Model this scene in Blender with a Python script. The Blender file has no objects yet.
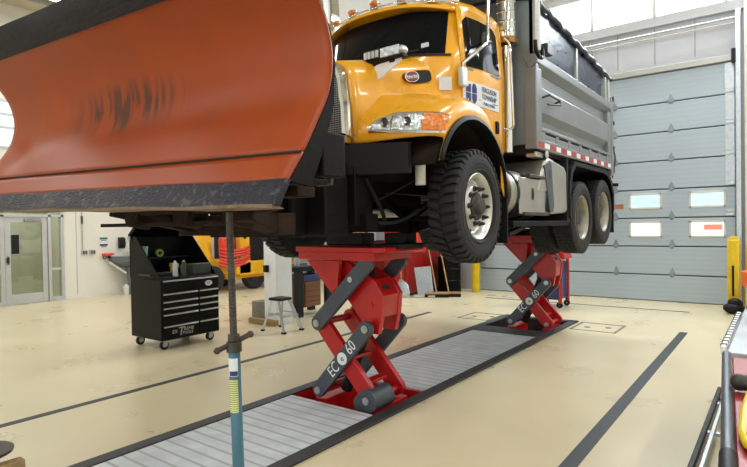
import bpy, bmesh, math, random
from mathutils import Vector, Matrix, Euler
random.seed(7)
sc = bpy.context.scene
COL = sc.collection
PI = math.pi

# ------------------------------------------------------------------ camera
def setup_camera():
    f = 540.96
    yaw, pit, roll = math.radians(37.067), math.radians(0.853), math.radians(-0.950)
    c, s = math.cos, math.sin
    fw = Vector((-s(yaw)*c(pit), c(yaw)*c(pit), -s(pit)))
    rt = Vector((c(yaw), s(yaw), 0))
    up = rt.cross(fw)
    r = rt*c(roll) + up*s(roll)
    u = up*c(roll) - rt*s(roll)
    m = Matrix(((r.x, u.x, -fw.x, 0), (r.y, u.y, -fw.y, 0), (r.z, u.z, -fw.z, 1.7), (0, 0, 0, 1)))
    cam = bpy.data.cameras.new('camera')
    cam.sensor_width = 36.0
    cam.lens = f/747*36.0
    cam.clip_start = 0.05
    o = bpy.data.objects.new('camera', cam)
    COL.objects.link(o)
    o.matrix_world = m
    sc.camera = o
setup_camera()

# ------------------------------------------------------------------ world, lamps, exposure
w = bpy.data.worlds.new('sky'); sc.world = w; w.use_nodes = True
bg = w.node_tree.nodes['Background']
bg.inputs[0].default_value = (0.80, 0.90, 1.0, 1); bg.inputs[1].default_value = 1.6
sc.view_settings.view_transform = 'Standard'
sc.view_settings.look = 'None'
sc.view_settings.gamma = 1.0
sc.view_settings.use_curve_mapping = False
sc.view_settings.exposure = 0.32
sc.cycles.use_denoising = True
sc.cycles.max_bounces = 8
sc.cycles.diffuse_bounces = 4
sc.cycles.sample_clamp_indirect = 4.0

def area(name, loc, rot, sx, sy, power, color):
    l = bpy.data.lights.new(name, 'AREA'); l.shape = 'RECTANGLE'
    l.size = sx; l.size_y = sy; l.energy = power; l.color = color
    o = bpy.data.objects.new(name, l); COL.objects.link(o)
    o.location = loc; o.rotation_euler = rot
    return o
# daylight that enters by the clerestory glass of the back wall, and by the big glazed doors behind the camera
area('daylight_clerestory', (-3.0, 12.45, 6.35), (math.radians(-70), 0, 0), 8.0, 0.85, 560, (0.82, 0.92, 1.0))
area('daylight_front_doors', (-2.5, -7.7, 2.6), (math.radians(90), 0, 0), 12.0, 3.0, 170, (0.86, 0.94, 1.0))
LAMP_ROWS = [(-12.2, 1.0), (-12.2, 5.4), (-12.2, 9.6), (-8.4, 1.0), (-8.4, 5.4), (-8.4, 9.6), (-0.6, 1.0), (-0.6, 5.4), (-0.6, 9.6), (2.8, 1.0), (2.8, 5.4), (2.8, 9.6), (-4.6, -2.6), (-0.6, -3.2), (-8.4, -3.2)]
LAMP_POWER = 50
LAMP_COLOR = (0.965, 0.985, 1.0)

# ------------------------------------------------------------------ materials
def lin(c):
    def f(v):
        v /= 255.0
        return v/12.92 if v <= 0.04045 else ((v+0.055)/1.055)**2.4
    return (f(c[0]), f(c[1]), f(c[2]), 1)
def mat(name, rgb, rough=0.5, metal=0.0, var=0.10, scale=6.0, bump=0.0, bscale=60.0, coat=0.0, rvar=0.08, spec=0.5, emit=0.0, stretch=(1, 1, 1)):
    m = bpy.data.materials.new(name); m.use_nodes = True
    nt = m.node_tree; n = nt.nodes; L = nt.links
    b = n['Principled BSDF']
    tc = n.new('ShaderNodeTexCoord'); mp = n.new('ShaderNodeMapping'); mp.inputs['Scale'].default_value = stretch
    L.new(tc.outputs['Object'], mp.inputs[0])
    nz = n.new('ShaderNodeTexNoise'); nz.inputs['Scale'].default_value = scale; nz.inputs['Detail'].default_value = 5
    L.new(mp.outputs[0], nz.inputs['Vector'])
    rp = n.new('ShaderNodeValToRGB')
    c = lin(rgb)
    lo = tuple(max(0, v*(1-var)) for v in c[:3])+(1,); hi = tuple(min(1, v*(1+var)) for v in c[:3])+(1,)
    rp.color_ramp.elements[0].position = 0.3; rp.color_ramp.elements[0].color = lo
    rp.color_ramp.elements[1].position = 0.7; rp.color_ramp.elements[1].color = hi
    L.new(nz.outputs[0], rp.inputs[0]); L.new(rp.outputs[0], b.inputs['Base Color'])
    mr = n.new('ShaderNodeMapRange'); mr.inputs[3].default_value = max(0.02, rough-rvar); mr.inputs[4].default_value = min(1, rough+rvar)
    L.new(nz.outputs[0], mr.inputs[0]); L.new(mr.outputs[0], b.inputs['Roughness'])
    b.inputs['Metallic'].default_value = metal
    b.inputs['Specular IOR Level'].default_value = spec
    if coat: b.inputs['Coat Weight'].default_value = coat; b.inputs['Coat Roughness'].default_value = 0.06
    if bump:
        n2 = n.new('ShaderNodeTexNoise'); n2.inputs['Scale'].default_value = bscale; n2.inputs['Detail'].default_value = 6
        L.new(mp.outputs[0], n2.inputs['Vector'])
        bp = n.new('ShaderNodeBump'); bp.inputs['Strength'].default_value = bump; bp.inputs['Distance'].default_value = 0.02
        L.new(n2.outputs[0], bp.inputs['Height']); L.new(bp.outputs[0], b.inputs['Normal'])
    if emit:
        b.inputs['Emission Color'].default_value = c; b.inputs['Emission Strength'].default_value = emit
    return m

def mat_floor():
    m = mat('epoxy_floor', (212, 198, 164), 0.30, var=0.05, scale=1.3, rvar=0.10, spec=0.55)
    nt = m.node_tree; n = nt.nodes; L = nt.links; b = n['Principled BSDF']
    src = b.inputs['Base Color'].links[0].from_socket
    tc = n.new('ShaderNodeTexCoord'); mp = n.new('ShaderNodeMapping'); mp.inputs['Scale'].default_value = (2.2, 0.7, 1)
    L.new(tc.outputs['Object'], mp.inputs[0])
    sp = n.new('ShaderNodeTexNoise'); sp.inputs['Scale'].default_value = 5.5; sp.inputs['Detail'].default_value = 9; sp.inputs['Roughness'].default_value = 0.72
    L.new(mp.outputs[0], sp.inputs['Vector'])
    rp = n.new('ShaderNodeValToRGB'); rp.color_ramp.elements[0].position = 0.30; rp.color_ramp.elements[0].color = (1, 1, 1, 1)
    rp.color_ramp.elements[1].position = 0.37; rp.color_ramp.elements[1].color = (0, 0, 0, 1)
    L.new(sp.outputs[0], rp.inputs[0])
    mx = n.new('ShaderNodeMix'); mx.data_type = 'RGBA'; mx.inputs['B'].default_value = lin((164, 146, 112))
    sc2 = n.new('ShaderNodeMath'); sc2.operation = 'MULTIPLY'; sc2.inputs[1].default_value = 0.22
    L.new(rp.outputs[0], sc2.inputs[0]); L.new(sc2.outputs[0], mx.inputs['Factor']); L.new(src, mx.inputs['A']); L.new(mx.outputs['Result'], b.inputs['Base Color'])
    return m

def mat_plow():
    # orange enamel, scraped black where snow and grit have rubbed across the middle of the curve, pale streaks near the far end
    m = mat('plow_orange', (158, 62, 8), 0.40, var=0.10, scale=2.2, rvar=0.07, spec=0.32)
    nt = m.node_tree; n = nt.nodes; L = nt.links; b = n['Principled BSDF']
    src = b.inputs['Base Color'].links[0].from_socket
    tc = n.new('ShaderNodeTexCoord'); sx = n.new('ShaderNodeSeparateXYZ'); L.new(tc.outputs['Object'], sx.inputs[0])
    mp = n.new('ShaderNodeMapping'); mp.inputs['Scale'].default_value = (9.0, 1.2, 1.6); L.new(tc.outputs['Object'], mp.inputs[0])
    nz = n.new('ShaderNodeTexNoise'); nz.inputs['Scale'].default_value = 1.7; nz.inputs['Detail'].default_value = 6; L.new(mp.outputs[0], nz.inputs['Vector'])
    def band(sock, c, wd):
        a = n.new('ShaderNodeMath'); a.operation = 'SUBTRACT'; a.inputs[1].default_value = c; L.new(sock, a.inputs[0])
        q = n.new('ShaderNodeMath'); q.operation = 'ABSOLUTE'; L.new(a.outputs[0], q.inputs[0])
        r = n.new('ShaderNodeMapRange'); r.inputs[1].default_value = wd; r.inputs[2].default_value = 0.0; r.inputs[3].default_value = 0; r.inputs[4].default_value = 1; L.new(q.outputs[0], r.inputs[0])
        return r.outputs[0]
    def mul(a, bb):
        q = n.new('ShaderNodeMath'); q.operation = 'MULTIPLY'; L.new(a, q.inputs[0])
        if isinstance(bb, float): q.inputs[1].default_value = bb
        else: L.new(bb, q.inputs[1])
        return q.outputs[0]
    zone = mul(band(sx.outputs[2], 2.50, 0.20), band(sx.outputs[0], -3.46, 0.72))
    rp = n.new('ShaderNodeValToRGB'); rp.color_ramp.elements[0].position = 0.44; rp.color_ramp.elements[0].color = (0, 0, 0, 1); rp.color_ramp.elements[1].position = 0.60; rp.color_ramp.elements[1].color = (1, 1, 1, 1)
    L.new(nz.outputs[0], rp.inputs[0])
    k = mul(mul(zone, rp.outputs[0]), 2.6)
    kc = n.new('ShaderNodeClamp'); L.new(k, kc.inputs[0])
    mx = n.new('ShaderNodeMix'); mx.data_type = 'RGBA'; mx.inputs['B'].default_value = lin((52, 38, 34))
    L.new(mul(kc.outputs[0], 0.85), mx.inputs['Factor']); L.new(src, mx.inputs['A'])
    # dull film of road dust on the upper half
    nz2 = n.new('ShaderNodeTexNoise'); nz2.inputs['Scale'].default_value = 1.1; nz2.inputs['Detail'].default_value = 7; L.new(mp.outputs[0], nz2.inputs['Vector'])
    mx2 = n.new('ShaderNodeMix'); mx2.data_type = 'RGBA'; mx2.inputs['B'].default_value = lin((122, 66, 42))
    L.new(mul(nz2.outputs[0], 0.40), mx2.inputs['Factor']); L.new(mx.outputs['Result'], mx2.inputs['A'])
    L.new(mx2.outputs['Result'], b.inputs['Base Color'])
    return m

def mat_worn_edge():
    m = mat('worn_steel_edge', (38, 40, 50), 0.45, metal=0.55, var=0.35, scale=14, bump=0.35, bscale=40, stretch=(1, 2, 2))
    nt = m.node_tree; n = nt.nodes; L = nt.links; b = n['Principled BSDF']
    src = b.inputs['Base Color'].links[0].from_socket
    tc = n.new('ShaderNodeTexCoord')
    nz = n.new('ShaderNodeTexNoise'); nz.inputs['Scale'].default_value = 22; nz.inputs['Detail'].default_value = 8; L.new(tc.outputs['Object'], nz.inputs['Vector'])
    rp = n.new('ShaderNodeValToRGB'); rp.color_ramp.elements[0].position = 0.56; rp.color_ramp.elements[0].color = (0, 0, 0, 1); rp.color_ramp.elements[1].position = 0.64; rp.color_ramp.elements[1].color = (1, 1, 1, 1)
    L.new(nz.outputs[0], rp.inputs[0])
    mx = n.new('ShaderNodeMix'); mx.data_type = 'RGBA'; mx.inputs['B'].default_value = lin((120, 118, 118))
    q = n.new('ShaderNodeMath'); q.operation = 'MULTIPLY'; q.inputs[1].default_value = 0.4; L.new(rp.outputs[0], q.inputs[0])
    L.new(q.outputs[0], mx.inputs['Factor']); L.new(src, mx.inputs['A']); L.new(mx.outputs['Result'], b.inputs['Base Color'])
    return m

def mat_stripes(name, a, bcol, scale, axis=1, rough=0.5, metal=0.0, sharp=(0.42, 0.5), noise=0.15):
    # ribs or stripes that repeat along one object axis
    m = mat(name, a, rough, metal, var=noise, scale=5)
    nt = m.node_tree; n = nt.nodes; L = nt.links; b = n['Principled BSDF']
    src = b.inputs['Base Color'].links[0].from_socket
    tc = n.new('ShaderNodeTexCoord'); wv = n.new('ShaderNodeTexWave'); wv.wave_type = 'BANDS'; wv.bands_direction = 'XYZ'[axis]
    wv.inputs['Scale'].default_value = scale; wv.inputs['Distortion'].default_value = 0
    L.new(tc.outputs['Object'], wv.inputs['Vector'])
    rp = n.new('ShaderNodeValToRGB'); rp.color_ramp.elements[0].position = sharp[0]; rp.color_ramp.elements[1].position = sharp[1]
    L.new(wv.outputs[0], rp.inputs[0])
    mx = n.new('ShaderNodeMix'); mx.data_type = 'RGBA'; mx.inputs['A'].default_value = lin(bcol)
    L.new(rp.outputs[0], mx.inputs['Factor']); L.new(src, mx.inputs['B']); L.new(mx.outputs['Result'], b.inputs['Base Color'])
    return m

def mat_mesh_grille():
    m = mat('grille_mesh', (150, 152, 155), 0.35, 0.9)
    nt = m.node_tree; n = nt.nodes; L = nt.links; b = n['Principled BSDF']
    tc = n.new('ShaderNodeTexCoord'); ck = n.new('ShaderNodeTexChecker'); ck.inputs['Scale'].default_value = 75
    mp = n.new('ShaderNodeMapping'); mp.inputs['Rotation'].default_value = (0, math.radians(45), 0)
    L.new(tc.outputs['Object'], mp.inputs[0]); L.new(mp.outputs[0], ck.inputs['Vector'])
    ck.inputs['Color1'].default_value = lin((150, 152, 155)); ck.inputs['Color2'].default_value = lin((22, 22, 24))
    L.new(ck.outputs[0], b.inputs['Base Color'])
    return m

def mat_glass(name, tint, alpha):
    m = bpy.data.materials.new(name); m.use_nodes = True
    nt = m.node_tree; n = nt.nodes; L = nt.links
    for q in list(n): n.remove(q)
    out = n.new('ShaderNodeOutputMaterial'); tr = n.new('ShaderNodeBsdfTransparent'); gl = n.new('ShaderNodeBsdfGlossy')
    tr.inputs[0].default_value = lin(tint); gl.inputs['Roughness'].default_value = 0.02
    nz = n.new('ShaderNodeTexNoise'); nz.inputs['Scale'].default_value = 3
    mr = n.new('ShaderNodeMapRange'); mr.inputs[3].default_value = alpha*0.8; mr.inputs[4].default_value = alpha*1.2
    L.new(nz.outputs[0], mr.inputs[0])
    mx = n.new('ShaderNodeMixShader'); L.new(mr.outputs[0], mx.inputs[0]); L.new(tr.outputs[0], mx.inputs[1]); L.new(gl.outputs[0], mx.inputs[2]); L.new(mx.outputs[0], out.inputs[0])
    return m

M = {}
M['floor'] = mat_floor()
M['wall'] = mat('painted_block_beige', (222, 216, 202), 0.7, var=0.03, scale=2, bump=0.05, bscale=30)
M['wall_back'] = mat('insulated_panel_grey', (186, 187, 194), 0.55, var=0.03, scale=2)
M['ceiling'] = mat('roof_deck', (196, 186, 165), 0.8, var=0.05, scale=1)
M['ceil_beam'] = mat('roof_beam_paint', (150, 148, 142), 0.6)
M['door_panel'] = mat_stripes('door_panel_ribbed', (176, 190, 202), (171, 185, 198), 3.2, 2, 0.42, 0.0, (0.0, 1.0), 0.02)
M['door_gap'] = mat('door_seal', (78, 84, 92), 0.6)
M['galv'] = mat('galvanised_steel', (196, 202, 208), 0.35, 0.75, var=0.1, scale=20)
M['trim_alu'] = mat('aluminium_trim', (186, 186, 182), 0.4, 0.3, var=0.05)
M['alu'] = mat('brushed_aluminium', (186, 188, 186), 0.38, 0.75, var=0.08, scale=8, stretch=(1, 1, 6), rvar=0.1)
M['alu_body'] = mat('dump_body_aluminium', (130, 134, 136), 0.42, 0.45, var=0.10, scale=3.0, rvar=0.08, bump=0.03, bscale=8)
M['alu_plain'] = mat('tank_aluminium', (176, 174, 166), 0.34, 0.75, var=0.12, scale=4)
M['chrome'] = mat('chrome', (225, 228, 232), 0.07, 1.0, var=0.02, rvar=0.03)
M['chrome_dull'] = mat('polished_steel', (200, 200, 198), 0.32, 0.7, var=0.1, rvar=0.08)
M['yellow'] = mat('truck_yellow', (234, 168, 26), 0.28, var=0.05, scale=2.5, coat=0.7, rvar=0.05)
M['yellow2'] = mat('machine_yellow', (232, 172, 30), 0.45, var=0.1, scale=4)
M['bollard'] = mat('bollard_yellow', (226, 192, 24), 0.45, var=0.10, scale=9)
M['orange'] = mat_plow()
M['edge'] = mat_worn_edge()
M['rust'] = mat('rusty_brown_steel', (44, 33, 26), 0.85, 0.0, spec=0.15, var=0.5, scale=9, bump=0.3, bscale=30)
M['tan_lip'] = mat('worn_bare_edge', (120, 98, 76), 0.55, 0.3, var=0.3, scale=20)
M['blacksteel'] = mat('black_chassis_paint', (11, 11, 13), 0.65, 0.0, spec=0.2, var=0.35, scale=7, bump=0.1, bscale=40)
M['blackmatte'] = mat('black_powder_coat', (26, 27, 30), 0.55, spec=0.3, var=0.12, scale=8)
M['black'] = mat('gloss_black_paint', (9, 9, 11), 0.32, var=0.2, scale=4, spec=0.14)
M['blackplastic'] = mat('black_plastic', (14, 15, 17), 0.55, var=0.2, spec=0.3)
M['rubber'] = mat('tyre_rubber', (30, 31, 33), 0.78, var=0.18, scale=14, bump=0.08, bscale=120)
M['flap'] = mat('plow_rubber_flap', (26, 24, 30), 0.7, var=0.30, scale=5, bump=0.5, bscale=7, stretch=(1, 3, 3))
M['tarp'] = mat('tarp_mesh_dark', (36, 44, 60), 0.5, var=0.35, scale=7, bump=0.5, bscale=12, stretch=(3, 1, 1))
M['tarp_roll'] = mat('tarp_roll_grey', (56, 62, 74), 0.5, var=0.3, scale=9, bump=0.5, bscale=20)
M['board'] = mat('side_board_blue_black', (42, 52, 72), 0.30, 0.1, var=0.45, scale=5, bump=0.25, bscale=6, stretch=(1, 1, 2))
M['glass_dark'] = mat('cab_glass', (12, 15, 19), 0.06, var=0.3, scale=1.2, rvar=0.02, spec=0.16)
M['glass_green'] = mat_glass('green_tinted_glass', (230, 237, 228), 0.08)
M['glass_lamp'] = mat('headlamp_glass', (196, 204, 210), 0.08, 0.7, var=0.35, scale=30, rvar=0.03, bump=0.4, bscale=40)
M['amber'] = mat('amber_lens', (226, 128, 40), 0.18, var=0.3, scale=35, bump=0.3, bscale=60, coat=0.5)
M['daylight'] = mat('bright_sky_pane', (236, 246, 255), 0.3, var=0.02, emit=3.2)
M['pane'] = mat('daylit_door_pane', (205, 222, 226), 0.3, var=0.05, emit=1.0)
M['pane_view'] = mat('parking_lot_view', (176, 200, 206), 0.3, var=0.25, scale=5, emit=0.75, stretch=(1, 1, 5))
M['lamp_tube'] = mat('lit_tube', (255, 248, 232), 0.3, var=0.0, emit=4.0)
M['white'] = mat('white_paint', (238, 240, 242), 0.45, var=0.03)
M['offwhite'] = mat('off_white_plastic', (214, 212, 204), 0.5, var=0.05)
M['red'] = mat('lift_red', (186, 22, 24), 0.32, var=0.12, scale=5, coat=0.2)
M['red_dark'] = mat('cabinet_red', (150, 20, 22), 0.35, var=0.15, scale=4)
M['red_orange'] = mat('orange_red_panel', (216, 62, 38), 0.4, var=0.1)
M['lift_grey'] = mat('lift_arm_grey', (76, 82, 92), 0.42, 0.2, var=0.08, scale=6)
M['steel'] = mat('zinc_pin', (190, 194, 198), 0.3, 0.9, var=0.1)
M['steel_dark'] = mat('oiled_steel', (74, 70, 66), 0.5, 0.6, var=0.3, scale=12)
M['cover'] = mat_stripes('slatted_cover', (194, 199, 203), (160, 163, 165), 2.6, 1, 0.5, 0.1, (0.02, 0.16), 0.14)
M['rail'] = mat('pit_rail_dark', (56, 56, 58), 0.55, 0.3, var=0.25, scale=10, bump=0.15, bscale=50)
M['tape'] = mat('black_floor_tape', (44, 46, 48), 0.5, var=0.35, scale=8, bump=0.1)
M['pit'] = mat('pit_dark', (40, 34, 34), 0.8, var=0.3)
M['line'] = mat('floor_seam_grey', (128, 116, 96), 0.7, var=0.2)
M['teal'] = mat('jack_blue_paint', (66, 108, 130), 0.5, var=0.45, scale=9, stretch=(1, 1, 0.4))
M['label_yellow'] = mat_stripes('warning_label', (216, 218, 150), (110, 116, 80), 30, 2, 0.6, 0, (0.15, 0.3), 0.1)
M['label_white'] = mat('white_label', (214, 220, 226), 0.5, var=0.06)
M['navy'] = mat('navy_print', (40, 48, 112), 0.6, var=0.1)
M['print'] = mat('dark_print', (52, 58, 92), 0.6, var=0.1)
M['badge_red'] = mat('badge_red', (120, 26, 42), 0.25, var=0.1, coat=0.4)
M['wood'] = mat('drawer_wood', (120, 74, 46), 0.5, var=0.25, scale=8, stretch=(1, 1, 5))
M['wood_block'] = mat('timber_block', (156, 128, 86), 0.75, var=0.25, scale=8, stretch=(1, 5, 5), bump=0.2)
M['wood_handle'] = mat('ash_handle', (176, 138, 92), 0.55, var=0.15, scale=10)
M['blue'] = mat('blue_paint', (44, 62, 116), 0.4, var=0.12)
M['olive'] = mat('olive_plastic', (58, 64, 52), 0.55, var=0.2)
M['green'] = mat('green_print', (40, 110, 84), 0.5, var=0.2)
M['sinkgrey'] = mat('sink_terrazzo', (104, 110, 118), 0.45, var=0.12, scale=30)
M['red_bright'] = mat('hose_red', (214, 58, 44), 0.45, var=0.12)
M['concrete'] = mat('concrete_pad', (128, 124, 116), 0.85, var=0.15, scale=10, bump=0.2)
M['cart_red'] = mat('cart_red_top', (158, 40, 36), 0.42, var=0.12, scale=4)
M['cart_grey'] = mat('bench_steel_top', (176, 180, 184), 0.35, 0.35, var=0.12, scale=6)
M['tape_red'] = mat('reflective_red', (176, 40, 44), 0.35, var=0.1)
M['tape_white'] = mat('reflective_white', (222, 224, 222), 0.35, var=0.05)
M['clear'] = mat('pale_bottle_plastic', (176, 184, 190), 0.3, var=0.1)
M['rim_dull'] = mat('weathered_rim_steel', (150, 146, 136), 0.42, 0.55, var=0.2, scale=8)
M['hinge'] = mat('hinge_steel', (146, 154, 162), 0.45, 0.4)
M['brass'] = mat('brass_clamp', (150, 116, 62), 0.35, 0.8, var=0.25, scale=20)
M['inner_rust'] = mat('fender_liner', (36, 27, 20), 0.8, spec=0.2, var=0.4, scale=6)

# ------------------------------------------------------------------ mesh builder
class MB:
    def __init__(s): s.v = []; s.f = []
    def add(s, vs, fs):
        o = len(s.v); s.v += [Vector(p) for p in vs]; s.f += [tuple(i+o for i in f) for f in fs]; return s
    def box(s, x0, x1, y0, y1, z0, z1):
        x0, x1 = min(x0, x1), max(x0, x1); y0, y1 = min(y0, y1), max(y0, y1); z0, z1 = min(z0, z1), max(z0, z1)
        return s.add([(x0, y0, z0), (x1, y0, z0), (x1, y1, z0), (x0, y1, z0), (x0, y0, z1), (x1, y0, z1), (x1, y1, z1), (x0, y1, z1)],
                     [(0, 3, 2, 1), (4, 5, 6, 7), (0, 1, 5, 4), (1, 2, 6, 5), (2, 3, 7, 6), (3, 0, 4, 7)])
    def beam(s, p, q, w, h, up=(0, 0, 1)):
        p, q = Vector(p), Vector(q); d = (q-p).normalized(); up = Vector(up)
        if abs(d.dot(up)) > 0.98: up = Vector((1, 0, 0))
        a = d.cross(up).normalized()*(w/2); b = a.cross(d).normalized()*(h/2)
        vs = [p-a-b, p+a-b, p+a+b, p-a+b, q-a-b, q+a-b, q+a+b, q-a+b]
        return s.add(vs, [(0, 3, 2, 1), (4, 5, 6, 7), (0, 1, 5, 4), (1, 2, 6, 5), (2, 3, 7, 6), (3, 0, 4, 7)])
    def cyl(s, p, q, r, r2=None, n=20, caps=True):
        p, q = Vector(p), Vector(q); d = (q-p).normalized(); r2 = r if r2 is None else r2
        a = d.orthogonal().normalized(); b = d.cross(a)
        vs = []
        for c, rr in ((p, r), (q, r2)):
            for i in range(n):
                t = 2*PI*i/n; vs.append(c+(a*math.cos(t)+b*math.sin(t))*rr)
        fs = [(i, (i+1) % n, n+(i+1) % n, n+i) for i in range(n)]
        if caps: fs += [tuple(range(n-1, -1, -1)), tuple(range(n, 2*n))]
        return s.add(vs, fs)
    def tube(s, pts, r, n=8, closed=False):
        pts = [Vector(p) for p in pts]; N = len(pts); vs = []; prev = None
        for i, p in enumerate(pts):
            if closed: d = (pts[(i+1) % N]-pts[i-1]).normalized()
            else: d = (pts[min(i+1, N-1)]-pts[max(i-1, 0)]).normalized()
            a = d.orthogonal().normalized() if prev is None else (prev-d*prev.dot(d)).normalized()
            prev = a; b = d.cross(a)
            for k in range(n):
                t = 2*PI*k/n; vs.append(p+(a*math.cos(t)+b*math.sin(t))*r)
        fs = []
        for i in range(N if closed else N-1):
            j = (i+1) % N
            for k in range(n): fs.append((i*n+k, i*n+(k+1) % n, j*n+(k+1) % n, j*n+k))
        if not closed: fs += [tuple(range(n-1, -1, -1)), tuple(range((N-1)*n, N*n))]
        return s.add(vs, fs)
    def lathe(s, prof, origin=(0, 0, 0), axis=(0, 0, 1), n=32, close=False):
        o = Vector(origin); d = Vector(axis).normalized()
        a = d.orthogonal().normalized(); b = d.cross(a); vs = []; m = len(prof)
        for i in range(n):
            t = 2*PI*i/n; e = a*math.cos(t)+b*math.sin(t)
            for (r, h) in prof: vs.append(o+e*r+d*h)
        fs = []
        for i in range(n):
            j = (i+1) % n
            for k in range(m if close else m-1):
                k2 = (k+1) % m
                fs.append((i*m+k, j*m+k, j*m+k2, i*m+k2))
        if not close:
            if prof[0][0] > 1e-6: fs.append(tuple(i*m for i in range(n-1, -1, -1)))
            if prof[-1][0] > 1e-6: fs.append(tuple(i*m+m-1 for i in range(n)))
        return s.add(vs, fs)
    def prism(s, poly, axis, a, b):
        def P(u, v, t): return {'x': (t, u, v), 'y': (u, t, v), 'z': (u, v, t)}[axis]
        n = len(poly); vs = [P(u, v, a) for u, v in poly]+[P(u, v, b) for u, v in poly]
        return s.add(vs, [tuple(range(n-1, -1, -1)), tuple(range(n, 2*n))]+[(i, (i+1) % n, n+(i+1) % n, n+i) for i in range(n)])
    def grid(s, rows, cu=False):
        n = len(rows[0]); vs = [p for r in rows for p in r]; fs = []
        for i in range(len(rows)-1):
            for k in range(n if cu else n-1):
                k2 = (k+1) % n; fs.append((i*n+k, i*n+k2, (i+1)*n+k2, (i+1)*n+k))
        return s.add(vs, fs)
    def ball(s, c, r, n=12, sq=(1, 1, 1)):
        c = Vector(c); rows = []
        for i in range(n//2+1):
            t = PI*i/(n//2)
            rows.append([c+Vector((r*sq[0]*math.sin(t)*math.cos(2*PI*k/n), r*sq[1]*math.sin(t)*math.sin(2*PI*k/n), r*sq[2]*math.cos(t))) for k in range(n)])
        return s.grid(rows, True)
    def xf(s, m):
        s.v = [m @ p for p in s.v]; return s

WORLD = {}
def mesh(name, mb, m, bevel=0, smooth=35, solid=0, sub=0):
    me = bpy.data.meshes.new(name); me.from_pydata([tuple(p) for p in mb.v], [], mb.f)
    bm = bmesh.new(); bm.from_mesh(me); bmesh.ops.remove_doubles(bm, verts=bm.verts, dist=1e-6)
    bmesh.ops.recalc_face_normals(bm, faces=bm.faces); bm.to_mesh(me); bm.free()
    me.materials.append(m)
    o = bpy.data.objects.new(name, me); COL.objects.link(o)
    if smooth:
        me.shade_smooth(); me.set_sharp_from_angle(angle=math.radians(smooth))
    if solid:
        q = o.modifiers.new('thickness', 'SOLIDIFY'); q.thickness = solid; q.offset = 0
    if bevel:
        q = o.modifiers.new('bevel', 'BEVEL'); q.width = bevel; q.segments = 2; q.limit_method = 'ANGLE'; q.angle_limit = math.radians(40)
    if sub:
        q = o.modifiers.new('sub', 'SUBSURF'); q.levels = sub; q.render_levels = sub
    WORLD[o.name] = Matrix.Identity(4)
    return o
def part(name, mb, m, parent, label=None, **k):
    o = mesh(name, mb, m, **k)
    o.parent = parent; o.matrix_parent_inverse = WORLD[parent.name].inverted()
    if label: o['label'] = label
    return o
def thing(name, label, cat, loc, group=None, rz=0):
    o = bpy.data.objects.new(name, None); COL.objects.link(o); o.empty_display_size = 0.1
    o.location = loc; o.rotation_euler = (0, 0, rz)
    WORLD[o.name] = Matrix.LocRotScale(Vector(loc), Euler((0, 0, rz)), None)
    o['label'] = label; o['category'] = cat
    if group: o['group'] = group
    return o
def single(name, mb, m, label, cat, group=None, **k):
    o = mesh(name, mb, m, **k); o['label'] = label; o['category'] = cat
    if group: o['group'] = group
    return o
def struct(name, mb, m, parent=None, **k):
    o = mesh(name, mb, m, **k)
    if parent:
        o.parent = parent
    else: o['kind'] = 'structure'
    return o
def pair(name, fn, m, parent, **k):
    for s in (-1, 1):
        q = MB(); fn(q, s); part(name, q, M[m] if isinstance(m, str) else m, parent, **k)
def copy_tree(o, parent=None, delta=None):
    c = o.copy(); COL.objects.link(c)
    if parent is not None: c.parent = parent
    if delta is not None: c.location = o.location+Vector(delta)
    for ch in [q for q in o.children]: copy_tree(ch, c)
    return c
def text(name, s, size, mtx, m, parent, ext=0.0015, sx=1.0, align='CENTER', shear=0.0):
    cu = bpy.data.curves.new('t', 'FONT'); cu.body = s; cu.size = size; cu.extrude = ext; cu.align_x = align; cu.align_y = 'CENTER'; cu.shear = shear
    cu.resolution_u = 3
    to = bpy.data.objects.new('t', cu); COL.objects.link(to)
    dg = bpy.context.evaluated_depsgraph_get()
    me = bpy.data.meshes.new_from_object(to.evaluated_get(dg))
    bpy.data.objects.remove(to); bpy.data.curves.remove(cu)
    me.transform(mtx @ Matrix.Diagonal((sx, 1, 1, 1)))
    me.materials.clear(); me.materials.append(m); me.name = name
    o = bpy.data.objects.new(name, me); COL.objects.link(o); WORLD[o.name] = Matrix.Identity(4)
    if parent is not None:
        o.parent = parent; o.matrix_parent_inverse = WORLD[parent.name].inverted()
    return o
def face_mtx(origin, right, up):
    r = Vector(right).normalized(); u = Vector(up); u = (u-r*u.dot(r)).normalized(); nn = r.cross(u)
    return Matrix(((r.x, u.x, nn.x, origin[0]), (r.y, u.y, nn.y, origin[1]), (r.z, u.z, nn.z, origin[2]), (0, 0, 0, 1)))
def lerp(a, b, t): return a+(b-a)*t
def spline(pts, n):
    out = []; N = len(pts)
    for i in range(N-1):
        p0, p1, p2, p3 = (Vector(pts[max(i-1, 0)]), Vector(pts[i]), Vector(pts[i+1]), Vector(pts[min(i+2, N-1)]))
        for k in range(n):
            t = k/n
            out.append(0.5*((2*p1)+(p2-p0)*t+(2*p0-5*p1+4*p2-p3)*t*t+(3*p1-p0-3*p2+p3)*t**3))
    out.append(Vector(pts[-1])); return out

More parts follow.
